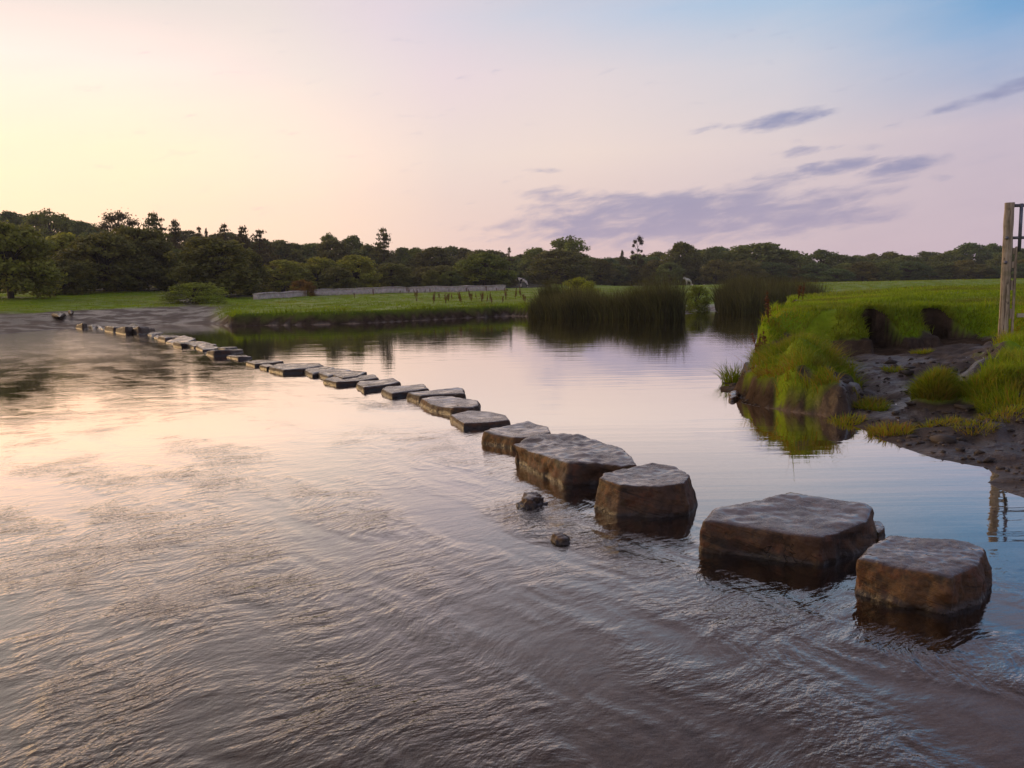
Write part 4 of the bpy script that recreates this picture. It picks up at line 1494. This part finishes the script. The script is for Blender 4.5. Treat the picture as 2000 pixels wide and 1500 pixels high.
# small pale flowers and feathers scattered on the right bank
x, y = scatter_polar(60, 16, 33, 9.5, 16, 0)
z, g, w, d, inr, dT, dP, dM, bite = terrain(x, y, True)
k = (inr > .5) & (d > .4)
x, y, z, g = x[k], y[k], z[k], g[k]
r = np.random.default_rng(3)
V, F, TT = quad_cloud(np.stack([x, y, z + np.where(g > .5, .09, .012)], 1), r.uniform(.008, .018, len(x)), r, np.tile([0, 0, 2.0], (len(x), 1)), r.uniform(0, 1, len(x)))
me = np_mesh('daisies', V, [F], {'tint': TT})
t = NT('white_petals')
me.materials.append(t.done(t.bsdf(t.ramp(t.attr('tint'), [(0, (.55, .52, .48)), (1, (.8, .78, .74))]), .7)))
o = link_mesh('daisies', me, None, None, False)
tag(o, 'tiny white flower heads and feathers dotted over the right bank', 'flowers', None, 'stuff')

# ------------------------------------------------------------------ sky and light
SUN_AZ, SUN_EL = -60.0, 9.0
world = bpy.data.worlds.new('World')
sc.world = world
world.use_nodes = True
W = NT.__new__(NT)
W.t = world.node_tree
W.t.nodes.clear()
outw = W.n('ShaderNodeOutputWorld')
dirv = W.n('ShaderNodeTexCoord').outputs['Generated']
sp = W.n('ShaderNodeSeparateXYZ')
W.link(dirv, sp.inputs[0])
azn = W.math('DEGREES', W.math('ARCTAN2', sp.outputs[0], sp.outputs[1])) if False else W.math('MULTIPLY', W.math('ARCTAN2', sp.outputs[0], sp.outputs[1]), 57.29578)
eln = W.math('MULTIPLY', W.math('ARCSINE', sp.outputs[2]), 57.29578)
azf = W.math('MULTIPLY_ADD', azn, 1 / 360, .5)


def lin(c):
    return tuple(((v / 255 + .055) / 1.055) ** 2.4 if v / 255 > .04045 else v / 255 / 12.92 for v in c)


BOOST = 2.5


def azramp(stops):
    return W.ramp(azf, [((a + 180) / 360, tuple(v / BOOST for v in c)) for a, c in stops])


def sc3(c, k):
    return tuple(v * k for v in c)


BACK = lin((222, 196, 200))
rows = {
    2: azramp([(-180, BACK), (-100, sc3(lin((240, 200, 150)), 1.0)), (-55, (1.6, 1.1, .55)), (-40, (1.7, 1.2, .55)), (-32, (1.45, .95, .57)), (-24, (1.30, .86, .57)), (-13, (1.08, .76, .55)), (-4, lin((242, 208, 196))),
               (5, lin((222, 192, 192))), (18, lin((206, 184, 192))), (30, lin((196, 176, 190))), (60, lin((200, 175, 190))), (180, BACK)]),
    9: azramp([(-180, BACK), (-100, sc3(lin((235, 205, 170)), 1.0)), (-55, (1.9, 1.35, .66)), (-42, (2.0, 1.2, .58)), (-34, (1.45, .97, .66)), (-24, (1.38, .95, .65)), (-13, (1.12, .85, .68)), (-4, lin((240, 220, 210))),
               (5, lin((238, 218, 208))), (18, lin((220, 205, 205))), (30, lin((196, 184, 198))), (60, lin((185, 178, 198))), (180, BACK)]),
    14: azramp([(-180, lin((195, 188, 205))), (-100, lin((225, 208, 190))), (-55, (1.3, 1.05, .74)), (-42, (1.6, 1.02, .66)), (-34, (1.22, .92, .80)), (-24, (1.14, .88, .78)), (-13, (.90, .78, .71)), (-4, lin((232, 214, 218))),
                (5, lin((224, 212, 214))), (18, lin((202, 203, 214))), (30, lin((128, 168, 208))), (60, lin((130, 160, 200))), (180, lin((195, 188, 205)))]),
    17.5: azramp([(-180, lin((170, 172, 200))), (-100, lin((205, 200, 200))), (-55, (1.0, .95, .85)), (-34, lin((238, 226, 216))), (-16, lin((234, 222, 216))), (-8, lin((226, 212, 220))), (0, lin((206, 206, 218))),
                (10, lin((182, 198, 220))), (20, lin((160, 190, 218))), (29, lin((105, 160, 205))), (34, lin((70, 138, 195))), (60, lin((90, 135, 190))), (180, lin((170, 172, 200)))]),
    21: azramp([(-180, lin((170, 172, 200))), (-55, (1.0, .92, .80)), (-34, lin((238, 226, 216))), (-10, lin((222, 208, 214))), (10, lin((180, 184, 202))), (30, lin((142, 150, 178))), (60, lin((120, 140, 180))), (180, lin((170, 172, 200)))]),
    27: azramp([(-180, lin((150, 150, 175))), (-60, lin((232, 222, 212))), (-34, lin((224, 212, 206))), (-10, lin((205, 196, 202))), (10, lin((172, 162, 176))), (32, lin((142, 132, 150))), (60, lin((110, 128, 168))), (180, lin((150, 150, 175)))]),
    45: azramp([(-180, lin((80, 110, 165))), (-60, lin((200, 195, 195))), (-25, lin((200, 190, 196))), (10, lin((150, 142, 160))), (40, lin((122, 116, 136))), (180, lin((110, 120, 155)))]),
}
ks = sorted(rows)
cur = rows[ks[0]]
for a, b in zip(ks[:-1], ks[1:]):
    cur = W.mix(W.rng(eln, a, b, smooth=False), cur, rows[b])
zen = (*[v / BOOST for v in lin((112, 118, 150))], 1)
cur = W.mix(W.rng(eln, 45, 80), cur, zen)

# cloud streaks: soft ellipses broken up by stretched noise, fixed to sky directions
cv = W.n('ShaderNodeCombineXYZ')
W.link(azn, cv.inputs[0])
W.link(eln, cv.inputs[1])
cn = W.noise(W.map(cv.outputs[0], (0, 0, math.radians(8)), (.28, 1.1, 1)), 1.0, 6, .62, dist=.3)
cn2 = W.noise(W.map(cv.outputs[0], (0, 0, math.radians(8)), (.10, .5, 1)), 1.0, 4, .6)
clouds = [  # px, py, half width, half height, slant, weight
    (1530, 234, 78, 16, -.10, 1.0), (1400, 252, 55, 8, -.05, .45), (1560, 296, 40, 8, -.08, .7), (1640, 287, 32, 6, 0, .5), (1700, 285, 30, 6, 0, .5),
    (1640, 325, 75, 13, -.08, 1.0), (1755, 330, 75, 18, -.15, 1.15), (1838, 346, 24, 7, 0, .7), (1940, 188, 110, 12, -.16, 1.0), (1985, 172, 60, 14, -.15, .9),
    (1110, 382, 75, 15, .05, .8), (1240, 390, 80, 14, .03, .8), (1500, 360, 90, 18, -.1, .8), (1440, 395, 110, 22, -.08, .8),
    (1330, 425, 320, 44, -.03, 1.2), (1560, 432, 190, 22, -.12, .95), (1700, 432, 60, 10, -.15, .7), (1080, 335, 36, 6, .05, .35), (1080, 440, 130, 18, 0, .35)]
mask = None
for (px, py, hw, hh_, sl, wgt) in clouds:
    a0, e0 = azel(px, py)
    a1, _ = azel(px + hw, py)
    _, e1 = azel(px, py - hh_)
    wa2, we2 = a1 - a0, e1 - e0
    da = W.math('SUBTRACT', azn, a0)
    de = W.math('SUBTRACT', eln, e0)
    de = W.math('ADD', de, W.math('MULTIPLY', da, sl * 1.0))
    u = W.math('MULTIPLY', da, 1 / wa2)
    v = W.math('MULTIPLY', de, 1 / we2)
    q = W.math('ADD', W.math('MULTIPLY', u, u), W.math('MULTIPLY', v, v))
    q = W.math('SUBTRACT', 1.25, W.math('MULTIPLY', q, .6))
    q = W.math('MULTIPLY', W.math('MAXIMUM', q, -1.0), wgt)
    mask = q if mask is None else W.math('MAXIMUM', mask, q)
dens = W.math('ADD', mask, W.math('MULTIPLY', W.math('SUBTRACT', cn, .5), 3.6))
dens = W.rng(dens, .0, 1.5, 0, .92)
ccol = W.ramp(W.math('MULTIPLY_ADD', eln, 1 / 20, 0), [(.1, tuple(v / BOOST for v in lin((172, 158, 182)))), (.35, tuple(v / BOOST for v in lin((142, 142, 176)))), (.8, tuple(v / BOOST for v in lin((112, 132, 176))))])
cur = W.mix(dens, cur, ccol)
# faint wide mottling so that the sky is not a perfect gradient
cur = W.mix(W.rng(cn2, .3, .7, 0, .10), cur, (*[v / BOOST for v in lin((236, 214, 214))], 1))
bg = W.n('ShaderNodeBackground')
W.link(cur, bg.inputs[0])
bg.inputs[1].default_value = BOOST * 1.06
sky = W.n('ShaderNodeTexSky', sky_type='NISHITA')
sky.sun_disc = False
sky.sun_elevation = math.radians(SUN_EL)
sky.sun_rotation = math.radians(SUN_AZ)
bg2 = W.n('ShaderNodeBackground')
W.link(sky.outputs[0], bg2.inputs[0])
bg2.inputs[1].default_value = .004
add = W.n('ShaderNodeAddShader')
W.link(bg.outputs[0], add.inputs[0])
W.link(bg2.outputs[0], add.inputs[1])
W.link(add.outputs[0], outw.inputs['Surface'])

sl_ = bpy.data.lights.new('sun', 'SUN')
sl_.energy = 1.9
sl_.angle = math.radians(32)
sl_.color = (1.0, .62, .28)
so = bpy.data.objects.new('sun', sl_)
COL.objects.link(so)
a, e = math.radians(SUN_AZ), math.radians(SUN_EL)
dv = Vector((math.sin(a) * math.cos(e), math.cos(a) * math.cos(e), math.sin(e)))
so.rotation_euler = dv.to_track_quat('Z', 'Y').to_euler()
so.location = dv * 60

# ------------------------------------------------------------------ render settings
sc.view_settings.view_transform = 'Standard'
sc.view_settings.look = 'None'
sc.view_settings.gamma = 1
sc.view_settings.exposure = 0
sc.view_settings.use_curve_mapping = False
sc.cycles.use_denoising = True
sc.cycles.max_bounces = 8
sc.cycles.transparent_max_bounces = 12
sc.cycles.sample_clamp_indirect = 4
sc.cycles.caustics_reflective = False
sc.cycles.caustics_refractive = False
